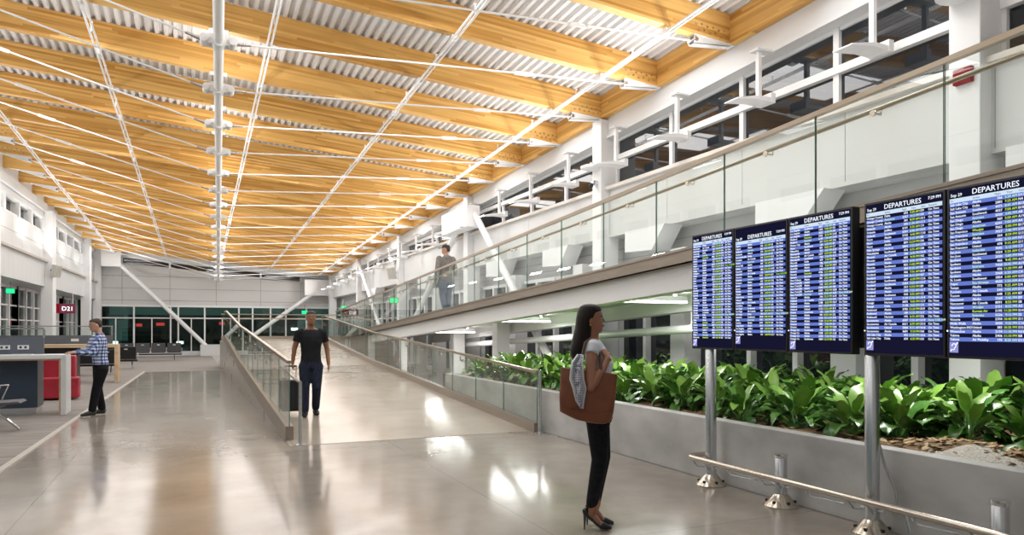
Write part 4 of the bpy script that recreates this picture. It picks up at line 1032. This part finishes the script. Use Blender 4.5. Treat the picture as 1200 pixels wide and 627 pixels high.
q.build('seams', mat('seam_dark', (.12, .04, .02), .6), bag)
finish(bag, WLOC, WY)
SCF = check_mat('scarf_print', (.84, .85, .88), (.42, .44, .52), (.06, .07, .13), .007)
q = MB(); sil = [(1.405, -.150, -.108), (1.345, -.195, -.112), (1.28, -.205, -.106), (1.217, -.208, -.100), (1.145, -.182, -.080), (1.097, -.172, -.090), (1.05, -.160, -.102), (.993, -.124, -.108)]
rows_ = []
for k, (z, xa, xb) in enumerate(sil):
    ring = []
    for j in range(9):
        u = j / 8; x = xa + (xb - xa) * u; ring.append(Vector((x, -.322 - .016 * math.sin(u * 9 + k * .6) - (.0 if z < 1.3 else -(z - 1.3) * .45), z)))
    rows_.append(ring)
for k in range(len(rows_) - 1):
    pass
ids = [q.vs(r_) for r_ in rows_]
for a, b in zip(ids[:-1], ids[1:]):
    for j in range(8): q.cur = 1 if (j in (0, 7) or a in ids[-3:] and j in (1, 6)) else 0; q.face([a + j, a + j + 1, b + j + 1, b + j])
o = q.build('scarf', [SCF, mat('scarf_edge', (.72, .73, .76), .8)], None, True); so = o.modifiers.new('thick', 'SOLIDIFY'); so.thickness = .012; so.offset = 0
tag(o, 'white and grey patterned scarf tied to the brown tote bag', 'scarf'); finish(o, WLOC, WY)

# ---- generic man
def man(lab, skin, hair, P, vox=.011):
    tz = P.get('tz', 0); lean = P.get('lean', 0.)
    TM = [(0, .80, .10, .15), (0, .87, .115, .165), (0, .95, .11, .158), (.005, 1.05, .105, .15), (.008, 1.15, .108, .155), (.008, 1.26, .115, .17), (0, 1.35, .108, .178), (-.012, 1.42, .085, .175), (-.02, 1.465, .06, .12), (-.02, 1.50, .052, .065)]
    off = lambda z: lean * max(0, z - .9)
    tor = [(x + off(z) + P.get('px', 0), 0, z, a, b) for x, z, a, b in TM]
    nx = P.get('px', 0) + off(1.5)
    arms = P['arms']; legs = P['legs']
    S = dict(torso=tor, neck=([(nx - .02, 0, 1.45), (nx - .01, 0, 1.51), (nx + .012, 0, 1.58)], [.062, .056, .055]), head=(nx + P.get('hx', .005), 0, P.get('hz', 1.545)), hyaw=P.get('hyaw', 0), hpitch=P.get('hpitch', 0), hs=1.04, arms=arms, legs=legs)
    root, T, Mx = person(lab, None, 0, S, skin, vox)
    face_bits(T, Mx, root, mat('lips', (.30, .12, .09), .5), hair, 1.04)
    h = MB(); h.rings([[T(v) for v in elring((cx, 0, z), rx, ry, 18, 2.15)] for z, cx, rx, ry in ((.232, -.01, .02, .02), (.228, -.012, .05, .045), (.21, -.012, .084, .066), (.185, -.014, .098, .078), (.16, -.022, .092, .080), (.13, -.045, .065, .079), (.09, -.062, .045, .073), (.06, -.068, .02, .055))])
    cloth('hair', h, hair, root, .01, 2)
    return root, S, T, Mx
def trousers(S, root, m, hem=.10, rs=(.112, .078, .066), top=4):
    q = MB(); torso(q, S['torso'][:top], .014)
    for l in S['legs']:
        a, b, c = [Vector(v) for v in l['pts'][:3]]; cc = b.lerp(c, 1 - (hem - .08) / .4); limb(q, [a, b, cc], rs)
    return cloth('trousers', q, m, root, .012, 2)
def shoes(S, root, m):
    for l in S['legs']:
        p, r = l['foot']; p = [Vector(v) for v in p]
        q = MB(); q.tube([p[0] + Vector((0, 0, -.01)), p[1] + Vector((0, 0, -.005)), p[2] + Vector((0, 0, .0)), p[3] + (p[3] - p[2]).normalized() * .02], [(.044, .048), (.05, .055), (.054, .042), (.035, .022)], 14)
        for v in q.v: v.z = max(v.z, l.get('gz', 0.))
        o = q.build('shoe', m, root); remesh(o, .008, 2)
def leg(hip, knee, ank, toe, gz=0.):
    h, k, a, t = [Vector(v) for v in (hip, knee, ank, toe)]; d = (t - a); d.z = 0; d.normalize()
    heel = a - d * .055; heel.z = gz + .045
    return dict(pts=[h, k, a], r=[.10, .062, .045], gz=gz, foot=([heel, Vector((a.x, a.y, gz + .06)), a + d * .09 + Vector((0, 0, gz + .04 - a.z)), a + d * .17 + Vector((0, 0, gz + .025 - a.z))], [(.034, .036), (.04, .042), (.045, .03), (.03, .018)]))
# man walking down the ramp with a suitcase (faces the camera)
SK2 = mat('skin_deep', (.26, .12, .065), .5)
HR = mat('hair_black', (.012, .010, .009), .6)
P = dict(arms=[dict(pts=[(-.01, -.20, 1.41), (-.02, -.27, 1.14), (-.02, -.30, .90)], r=[.058, .043, .03], hand=((-.05, -.02, -1), (-.2, 1, 0), (1, 0, 0), 1.05, .95)),
               dict(pts=[(-.01, .20, 1.41), (-.05, .27, 1.13), (.03, .29, .88)], r=[.058, .043, .03], hand=((.15, .02, -1), (0, -1, 0), (1, 0, 0), 1.05, .35))],
         legs=[leg((0, -.095, .84), (.03, -.10, .47), (.06, -.10, .085), (.25, -.12, 0)), leg((0, .095, .84), (.06, .09, .48), (-.13, .085, .11), (.06, .10, .03))])
root, S, T, Mx = man('man in black T-shirt and dark jeans walking down the ramp', SK2, HR, P)
q = MB(); torso(q, [r for r in S['torso'][1:9]], .014)
for a in S['arms']:
    A, B = Vector(a['pts'][0]), Vector(a['pts'][1]); q.tube([A + Vector((0, -A.y * .4, .02)), A, A.lerp(B, .55)], [.066, .072, .066], 14)
cloth('t_shirt', q, noise_mat('black_tshirt', (.010, .010, .012), (.02, .02, .024), (8, 8, 8), (.8, .9), spec=.15), root)
trousers(S, root, noise_mat('dark_jeans', (.012, .016, .032), (.03, .036, .06), (40, 40, 10), (.8, .9), spec=.15), top=3); shoes(S, root, mat('dark_shoe', (.012, .012, .014), .5))
MX, MY = 1.92, 12.7; mz = ZR(MY)
yaw2 = math.atan2(-MY, -MX) + .05
finish(root, (MX, MY, mz + .004), yaw2)
# suitcase beside him
ca, sa = math.cos(yaw2), math.sin(yaw2)
def man2(x, y): return (MX + x * ca - y * sa, MY + x * sa + y * ca)
sx_, sy_ = man2(-.18, -.33); sz_ = ZR(sy_)
t = thing('suitcase', 'black wheeled suitcase pulled by the man walking down the ramp', 'suitcase', (0, 0, 0))
q = MB(); q.box((-.12, -.19, .06), (.12, .19, .60)); q.build('shell', BLACK, t, bevel=.03)
q = MB()
for y in (-.09, .09):
    q = MB(); q.tube([(.0, y, .58), (.10, y, .83)], .008, 8); q.build('telescopic_pole', STEEL, t, True)
q = MB(); q.tube([(.10, -.10, .835), (.10, .10, .835)], .014, 10); q.build('grip', BLACK, t, True)
for x in (-.09, .09):
    for y in (-.15, .15):
        q = MB(); q.tube([(x, y - .012, .03), (x, y + .012, .03)], .03, 12); q.build('wheel', DARKM, t, True)
q = MB()
for y in (-.12, -.04, .04, .12): q.box((.119, y - .012, .12), (.127, y + .012, .54))
q.build('ribs', DARKM, t)
finish(t, (sx_, sy_, sz_ + .004), yaw2)

# man standing at the counter (faces the left of the photo)
SK3 = mat('skin_light', (.52, .29, .20), .5)
HRB = mat('hair_brown', (.05, .028, .016), .6)
P = dict(lean=.06, px=-.07, hx=.03, hz=1.55, hpitch=.20,
         arms=[dict(pts=[(-.005, -.20, 1.40), (.09, -.25, 1.155), (.33, -.20, 1.165)], r=[.058, .043, .03], hand=((1, .1, -.02), (0, 0, -1), (.2, 1, .0), 1.05, .3)),
               dict(pts=[(-.005, .20, 1.40), (.11, .25, 1.155), (.36, .15, 1.165)], r=[.058, .043, .03], hand=((1, -.1, -.02), (0, 0, -1), (.2, -1, .0), 1.05, .3))],
         legs=[leg((-.07, -.10, .84), (-.05, -.11, .47), (-.12, -.11, .085), (.05, -.13, 0)), leg((-.07, .10, .84), (.03, .11, .47), (.10, .12, .085), (.28, .14, 0))])
root, S, T, Mx = man('man in blue checked shirt leaning on the white counter', SK3, HRB, P)
q = MB(); torso(q, [r for r in S['torso'][2:9]], .018); torso(q, [(S['torso'][2][0], 0, .93, .13, .178), (S['torso'][2][0], 0, 1.0, .128, .175)])
for a in S['arms']:
    A, B, C = [Vector(v) for v in a['pts']]; limb(q, [A + Vector((0, -A.y * .05, .004)), B, B.lerp(C, .88)], [.080, .062, .044])
q.tube([(S['torso'][8][0] , 0, 1.45), (S['torso'][9][0] + .0, 0, 1.52)], [.088, .072], 14)
cloth('checked_shirt', q, check_mat('blue_check', (.72, .75, .80), (.16, .24, .50), (.02, .035, .13), .03), root)
trousers(S, root, mat('black_chino', (.008, .008, .010), .8, 0, .15)); shoes(S, root, mat('black_leather', (.012, .011, .011), .35))
finish(root, (-1.55, 15.47, .013), math.atan2(-math.sin(TH) * -1 * -1, -math.cos(TH)) if False else PI + .32)

# man in cap and hoodie on the upper walkway
P = dict(hyaw=1.0, arms=[dict(pts=[(-.01, -.20, 1.41), (.04, -.30, 1.16), (.20, -.40, 1.04)], r=[.058, .043, .03], hand=((1, -.6, -.1), (0, 0, -1), (.3, 1, 0), 1.05, .6)),
               dict(pts=[(-.01, .20, 1.41), (-.05, .26, 1.13), (.05, .27, .88)], r=[.058, .043, .03], hand=((.15, 0, -1), (0, -1, 0), (1, 0, 0), 1.05, .4))],
         legs=[leg((0, -.095, .84), (.05, -.10, .47), (.10, -.10, .085), (.28, -.10, 0)), leg((0, .095, .84), (.02, .09, .47), (-.14, .09, .10), (.05, .09, .02))])
root, S, T, Mx = man('man in grey hoodie and cap on the upper walkway', SK3, HRB, P)
HOOD = noise_mat('grey_hoodie', (.17, .155, .14), (.24, .22, .20), (20, 20, 20), (.85, .95))
q = MB(); torso(q, S['torso'][1:9], .026)
for a in S['arms']:
    A, B, C = [Vector(v) for v in a['pts']]; limb(q, [A + Vector((0, -A.y * .05, .004)), B, B.lerp(C, .9)], [.085, .068, .050])
q.ell((-.085, 0, 1.455), .07, .13, .06)
cloth('hoodie', q, HOOD, root)
trousers(S, root, mat('faded_jeans', (.16, .19, .25), .85)); shoes(S, root, mat('dark_trainer', (.05, .05, .06), .6))
q = MB(); q.rings([[T(v) for v in elring((-.008, 0, z), rx, ry, 18, 2.1)] for z, rx, ry in ((.155, .103, .083), (.19, .102, .082), (.222, .075, .06), (.242, .02, .02))]); q.rings([[T((x, y * w, z)) for y, w in ((-.07, 1), (.07, 1), (.07, .98), (-.07, .98))] for x, z, w in ((.08, .158, 1), (.17, .145, .75), (.175, .14, .5))]); q.build('cap', mat('dark_cap', (.035, .03, .03), .8), root, True)
finish(root, (6.05, 17.7, ZU(17.7) + .006), PI / 2 + .15)

# ------------------------------------------------------------------ counter, tables, seats on the left
CW = mat('counter_white', (.74, .75, .76), .3); CWD = noise_mat('counter_wood', (.46, .31, .17), (.62, .45, .27), (2, 8, 8), (.4, .5)); NAVY = mat('navy_laminate', (.035, .055, .085), .3); RED = noise_mat('red_vinyl', (.33, .015, .03), (.42, .025, .045), (3, 3, 3), (.35, .5)); SLATE = mat('slate_panel', (.11, .125, .15), .4); OAK = noise_mat('pale_oak', (.52, .36, .21), (.70, .54, .36), (1.5, 8, 8), (.4, .5))
t = thing('charging_counter', 'white waterfall counter with dark navy base the man in the checked shirt leans on', 'counter', (-3.5, 16.0, 0))
q = MB(); q.box((-5.6, 15.68, 1.055), (-2.07, 16.35, 1.13)); q.box((-2.15, 15.68, .012), (-2.07, 16.35, 1.055)); q.build('waterfall_top', CW, t, bevel=.006)
q = MB(); q.box((-5.6, 15.7, 1.03), (-2.15, 16.33, 1.055)); q.box((-2.18, 15.7, .012), (-2.15, 16.33, 1.03)); q.build('wood_lining', CWD, t)
q = MB(); q.box((-5.6, 15.98, .14), (-2.56, 16.6, 1.03)); q.build('cabinet_base', NAVY, t)
q = MB(); q.box((-5.6, 15.99, .012), (-2.58, 16.58, .14)); q.build('steel_plinth', STEEL, t)
q = MB(); q.box((-5.6, 16.36, 1.13), (-2.52, 16.42, 1.44)); ds = q.build('divider_screen', SLATE, t)
q = MB(); q.box((-5.6, 16.38, 1.44), (-2.54, 16.39, 1.60)); q.build('glass_upstand', GLASS, t)
q = MB(); q.box((-5.6, 16.365, 1.60), (-2.52, 16.405, 1.63)); q.box((-2.54, 16.365, 1.44), (-2.50, 16.405, 1.60)); q.build('glass_frame', STEEL, t)
for x in (-2.85, -3.15, -3.75, -4.3):
    q = MB(); q.box((x - .09, 16.34, 1.22), (x + .09, 16.36, 1.30)); s_ = q.build('socket_plate', CW, ds)
    q = MB()
    for dx in (-.04, .04): q.box((x + dx - .02, 16.336, 1.24), (x + dx + .02, 16.341, 1.28))
    q.build('sockets', DARKM, s_)
m = MB(); m.box((-2.95, 15.75, 1.132), (-2.62, 15.95, 1.145)); o = m.build('paper_sheet', CW); tag(o, 'white flat sheet lying on the white counter', 'paper')
t = thing('red_bench', 'red vinyl bench seen under the white counter', 'bench', (-2.6, 19.2, 0))
q = MB(); q.box((-3.6, 19.3, .05), (-2.36, 19.65, 1.0)); q.build('bench_back', RED, t, bevel=.03)
q = MB(); q.box((-3.6, 18.95, .05), (-2.25, 19.32, .52)); q.build('bench_seat', RED, t, bevel=.03)
q = MB()
for x in (-3.5, -2.4): q.box((x - .03, 19.0, .012), (x + .03, 19.6, .05))
q.build('bench_feet', DARKM, t)
t = thing('charging_counter', 'pale wood waterfall counter with grey divider beyond the man in the checked shirt', 'counter', (-3, 25, 0))
q = MB(); q.box((-5.2, 24.6, 1.06), (-1.9, 25.3, 1.16)); q.box((-2.0, 24.6, .012), (-1.9, 25.3, 1.06)); q.build('waterfall_top', OAK, t, bevel=.006)
q = MB(); q.box((-5.2, 25.3, 1.16), (-2.1, 25.36, 1.42)); q.build('divider_screen', SLATE, t)
q = MB(); q.box((-5.2, 25.3, 1.68), (-2.1, 25.34, 1.71)); q.box((-2.14, 25.3, 1.42), (-2.1, 25.34, 1.68)); q.build('glass_frame', STEEL, t)
q = MB(); q.box((-5.2, 25.315, 1.42), (-2.14, 25.325, 1.68)); q.build('glass_upstand', GLASS, t)
q = MB(); q.box((-5.2, 25.0, .1), (-3.0, 25.6, 1.06)); q.build('cabinet_base', DARKM, t)
q = MB(); q.box((-3.2, 25.285, 1.24), (-3.0, 25.3, 1.32)); q.build('socket_plate', CW, t)

SEATM = mat('black_seat', (.016, .016, .018), .45)
def bench(lab, x0, y0, n, face, pitch=.62, first_arm=True):
    """beam seating: n seats along +X, facing face (+1 = away from camera, -1 = towards it)"""
    t = thing('beam_seating', lab, 'seats', (0, 0, 0)); L_ = n * pitch; f = face
    q = MB(); q.box((0, -.03, .30), (L_, .03, .37)); q.build('beam', DARKM, t)
    for i in range(n):
        a = i * pitch + .04; b = a + pitch - .08
        q = MB(); q.prism([(a, -.20 * f, .43), (a, .26 * f, .46), (a, .27 * f, .43), (a, -.2 * f, .39)], (b - a, 0, 0)); q.build('seat', SEATM, t, bevel=.01)
        q = MB(); q.prism([(a, -.20 * f, .42), (a, -.36 * f, .90), (a, -.39 * f, .89), (a, -.24 * f, .40)], (b - a, 0, 0)); bo = q.build('backrest', SEATM, t, bevel=.01)
        q = MB(); q.obox(((a + b) / 2, -.345 * f if f < 0 else -.36 * f, .80), (.12, .06, .035)); q.build('seat_label', CW, bo)
    for i in range(n + 1):
        x = i * pitch
        q = MB(); q.tube([(x, -.2 * f, .36), (x, -.26 * f, .64), (x, .20 * f, .66), (x, .12 * f, .40)], .014, 8); q.build('armrest', CHROME, t, True)
    for x in (L_ * .12, L_ * .88):
        q = MB(); q.tube([(x, 0, .33), (x, .30, .02)], .02, 8); q.tube([(x, 0, .33), (x, -.30, .02)], .02, 8); q.build('leg', CHROME, t, True)
    t.location = (x0, y0, .012); return t
bench('row of four black airport seats in front of the far windows', -3.15, 40.5, 4, -1, .72)
bench('pair of black airport seats with backs to us beyond the pale wood counter', -3.45, 33.0, 2, 1, .8)
bench('black airport seat row behind the walkway railing, near the strut footing', 1.6, 41.5, 3, -1, .7)
bench('black airport seats seen under the pale wood counter', -4.3, 29.0, 3, 1, .7)
# near bench end at the left edge: seat pad, looped arm and splayed leg
t = thing('beam_seating', 'grey seat with looped metal arm at the left edge of the photo', 'seats', (-3.2, 13.6, 0))
PADG = mat('seat_grey', (.10, .10, .105), .5)
q = MB(); q.prism([(-2.36, 13.35, .455), (-2.40, 13.35, .485), (-2.75, 13.35, .47), (-2.95, 13.35, .445), (-2.95, 13.35, .42), (-2.6, 13.35, .425)], (0, .52, 0)); q.build('seat', PADG, t, bevel=.008)
q = MB(); q.prism([(-2.9, 13.35, .44), (-3.08, 13.35, .92), (-3.12, 13.35, .92), (-2.95, 13.35, .42)], (0, .52, 0)); q.build('backrest', PADG, t, bevel=.008)
for y in (13.32, 13.9):
    q = MB(); q.tube([(-2.86, y, .42), (-2.93, y, .69), (-2.62, y, .71), (-2.72, y, .46)], .016, 8); q.build('armrest', CHROME, t, True)
q = MB(); q.box((-2.85, 12.6, .33), (-2.76, 14.6, .40)); q.build('beam', DARKM, t)
q = MB(); q.tube([(-2.8, 13.6, .36), (-2.62, 13.6, .22), (-2.44, 13.6, .05), (-2.43, 13.6, .02)], .02, 8); q.build('leg', CHROME, t, True)
q = MB(); q.tube([(-2.8, 13.6, .36), (-3.1, 13.6, .05), (-3.12, 13.6, .02)], .02, 8); q.build('leg', CHROME, t, True)

# ------------------------------------------------------------------ signs
def gate_sign(c, w, h, s, lab, side=1):
    c = Vector(c); fdir = Vector((-c.x, -c.y, 0)).normalized(); rz = math.atan2(fdir.y, fdir.x) + PI / 2
    t = thing('gate_sign', lab, 'sign', c); t.rotation_euler = (0, 0, rz)
    WL[t.name] = Vector((0, 0, 0))
    q = MB(); q.box((-w / 2, 0, -h / 2), (w / 2, .12, h / 2)); q.build('sign_box', REDS, t)
    q = MB(); q.box((-w * .12, -.004, -h / 2 + .01), (w / 2 - .01, .0, h / 2 - .01)); q.build('dark_panel', mat('sign_maroon', (.12, .02, .05), .4, emit=(.1, .012, .03), estr=.6), t)
    text('lettering', s, h * .62, SIGNW, t, (w * .19, -.008, -h * .22), (PI / 2, 0, 0), 'CENTER', 1., .002)
    q = MB()
    for x in (-w * .4, w * .4): q.tube([(x, .06, h / 2), (x, .06, h / 2 + .5)], .012, 6)
    q.build('hanger_rod', WHITE2, t)
    return t
def UNP(px, py, d):
    tt = (px - 600) / F; v = -(py - 386) / F; c, s = math.cos(TH), math.sin(TH)
    return Vector(((tt * c + s) * d, (c - tt * s) * d, 1.6 + v * d))
gate_sign(UNP(73.5, 361.5, 30.5), .92, .40, 'D21', 'red lit gate sign reading D21 above the counter area')
gate_sign(UNP(410, 366.5, 37), .85, .36, 'D20', 'red lit gate sign beyond the ramp landing at the right wall')
def exit_sign(p, lab, s=.34):
    p = Vector(p); fdir = Vector((-p.x, -p.y, 0)).normalized(); rz = math.atan2(fdir.y, fdir.x) + PI / 2
    t = thing('exit_sign', lab, 'exit sign', p); t.rotation_euler = (0, 0, rz); WL[t.name] = Vector((0, 0, 0))
    q = MB(); q.box((-s / 2, 0, -s * .3), (s / 2, .06, s * .3)); q.build('sign_box', DARKM, t)
    q = MB(); q.box((-s / 2 + .02, -.006, -s * .26), (s / 2 - .02, 0, s * .26)); q.build('lit_face', EXITG, t)
    q = MB(); q.tube([(0, .03, s * .3), (0, .03, s * .3 + .35)], .012, 6); q.build('hanger_rod', DARKM, t)
exit_sign(UNP(461.5, 352, 28), 'green exit sign hung at the right wall beyond the upper walkway', .36)
exit_sign(UNP(403, 360.5, 41), 'small green exit sign above the far right gate sign', .34)
exit_sign(UNP(357, 366, 43.5), 'green exit sign at the far windows beside the walking man', .36)
exit_sign(UNP(12, 341, 26), 'green exit sign on the left wall above the counter', .30)
def speaker(p, rz, lab):
    p = Vector(p); t = thing('wall_speaker', lab, 'speaker', p); t.rotation_euler = (0, .2, rz); WL[t.name] = Vector((0, 0, 0))
    q = MB(); q.box((0, -.16, -.25), (.22, .16, .25)); q.build('speaker_case', mat('speaker_grey', (.55, .54, .50), .6), t, bevel=.02)
    q = MB(); q.box((.22, -.13, -.21), (.228, .13, .21)); q.build('speaker_grille', mat('grille_tan', (.42, .40, .34), .8), t)
    q = MB(); q.box((-.12, -.03, -.04), (0, .03, .04)); q.build('wall_bracket', DARKM, t)
speaker((XL(34.4) + .35, 34.0, 3.95), -.5, 'grey box speaker on the left wall column above the gate sign')
speaker((8.0, 30.2, 4.0), PI + .4, 'grey box speaker on the right wall column beyond the upper walkway')

# ------------------------------------------------------------------ lamps and added fill lights
#@@LIGHTS@@
w = bpy.data.worlds.new('night'); sc.world = w; w.use_nodes = True
w.node_tree.nodes['Background'].inputs[0].default_value = (.07, .115, .11, 1); w.node_tree.nodes['Background'].inputs[1].default_value = 1.
for y in UPY:
    light('uplight_lamp', 'AREA', (7.62, y, zf(y) - .70), 42, (1, .98, .95), .5, .3, (0, PI - 1.0, 0), None, 2.8)
for i in range(14):
    y = -3 + i * 3.7
    for c_ in LCY + [47.75]:
        if abs(y - c_) < 1.1: y = c_ + (1.3 if y > c_ else -1.3)
    light('ledge_fill', 'AREA', (XL(y) + .22, y, 4.45), 50, (1, .98, .95), .16, 1.2, (0, PI + .8, 0), None, 2.8)  # added fill along the left ledge, no fitting there
for k in range(-2, 18, 2):
    for x in (-2.9, 2.6, 6.3):
        y = BY(k) + 1.03
        light('roof_fill', 'AREA', (x, y, ZB(x, y) - .01), 78, (.96, .98, 1.), 2.8, 1.4)  # added downward fill in the roof bays for floor and walls, without fittings
for k in range(-2, 18, 2):
    y = BY(k) + 1.03
    light('tube_fill', 'AREA', (SX(y), y, ZB(SX(y), y) - .93), 26, (1, .98, .95), .12, 1.4, (0, PI, 0))  # added upward fill over the central tube to even out the ceiling
vs = sc.view_settings; sc.display_settings.display_device = 'sRGB'
vs.view_transform = 'Standard'; vs.look = 'None'; vs.exposure = -.1; vs.gamma = 1.; vs.use_curve_mapping = False
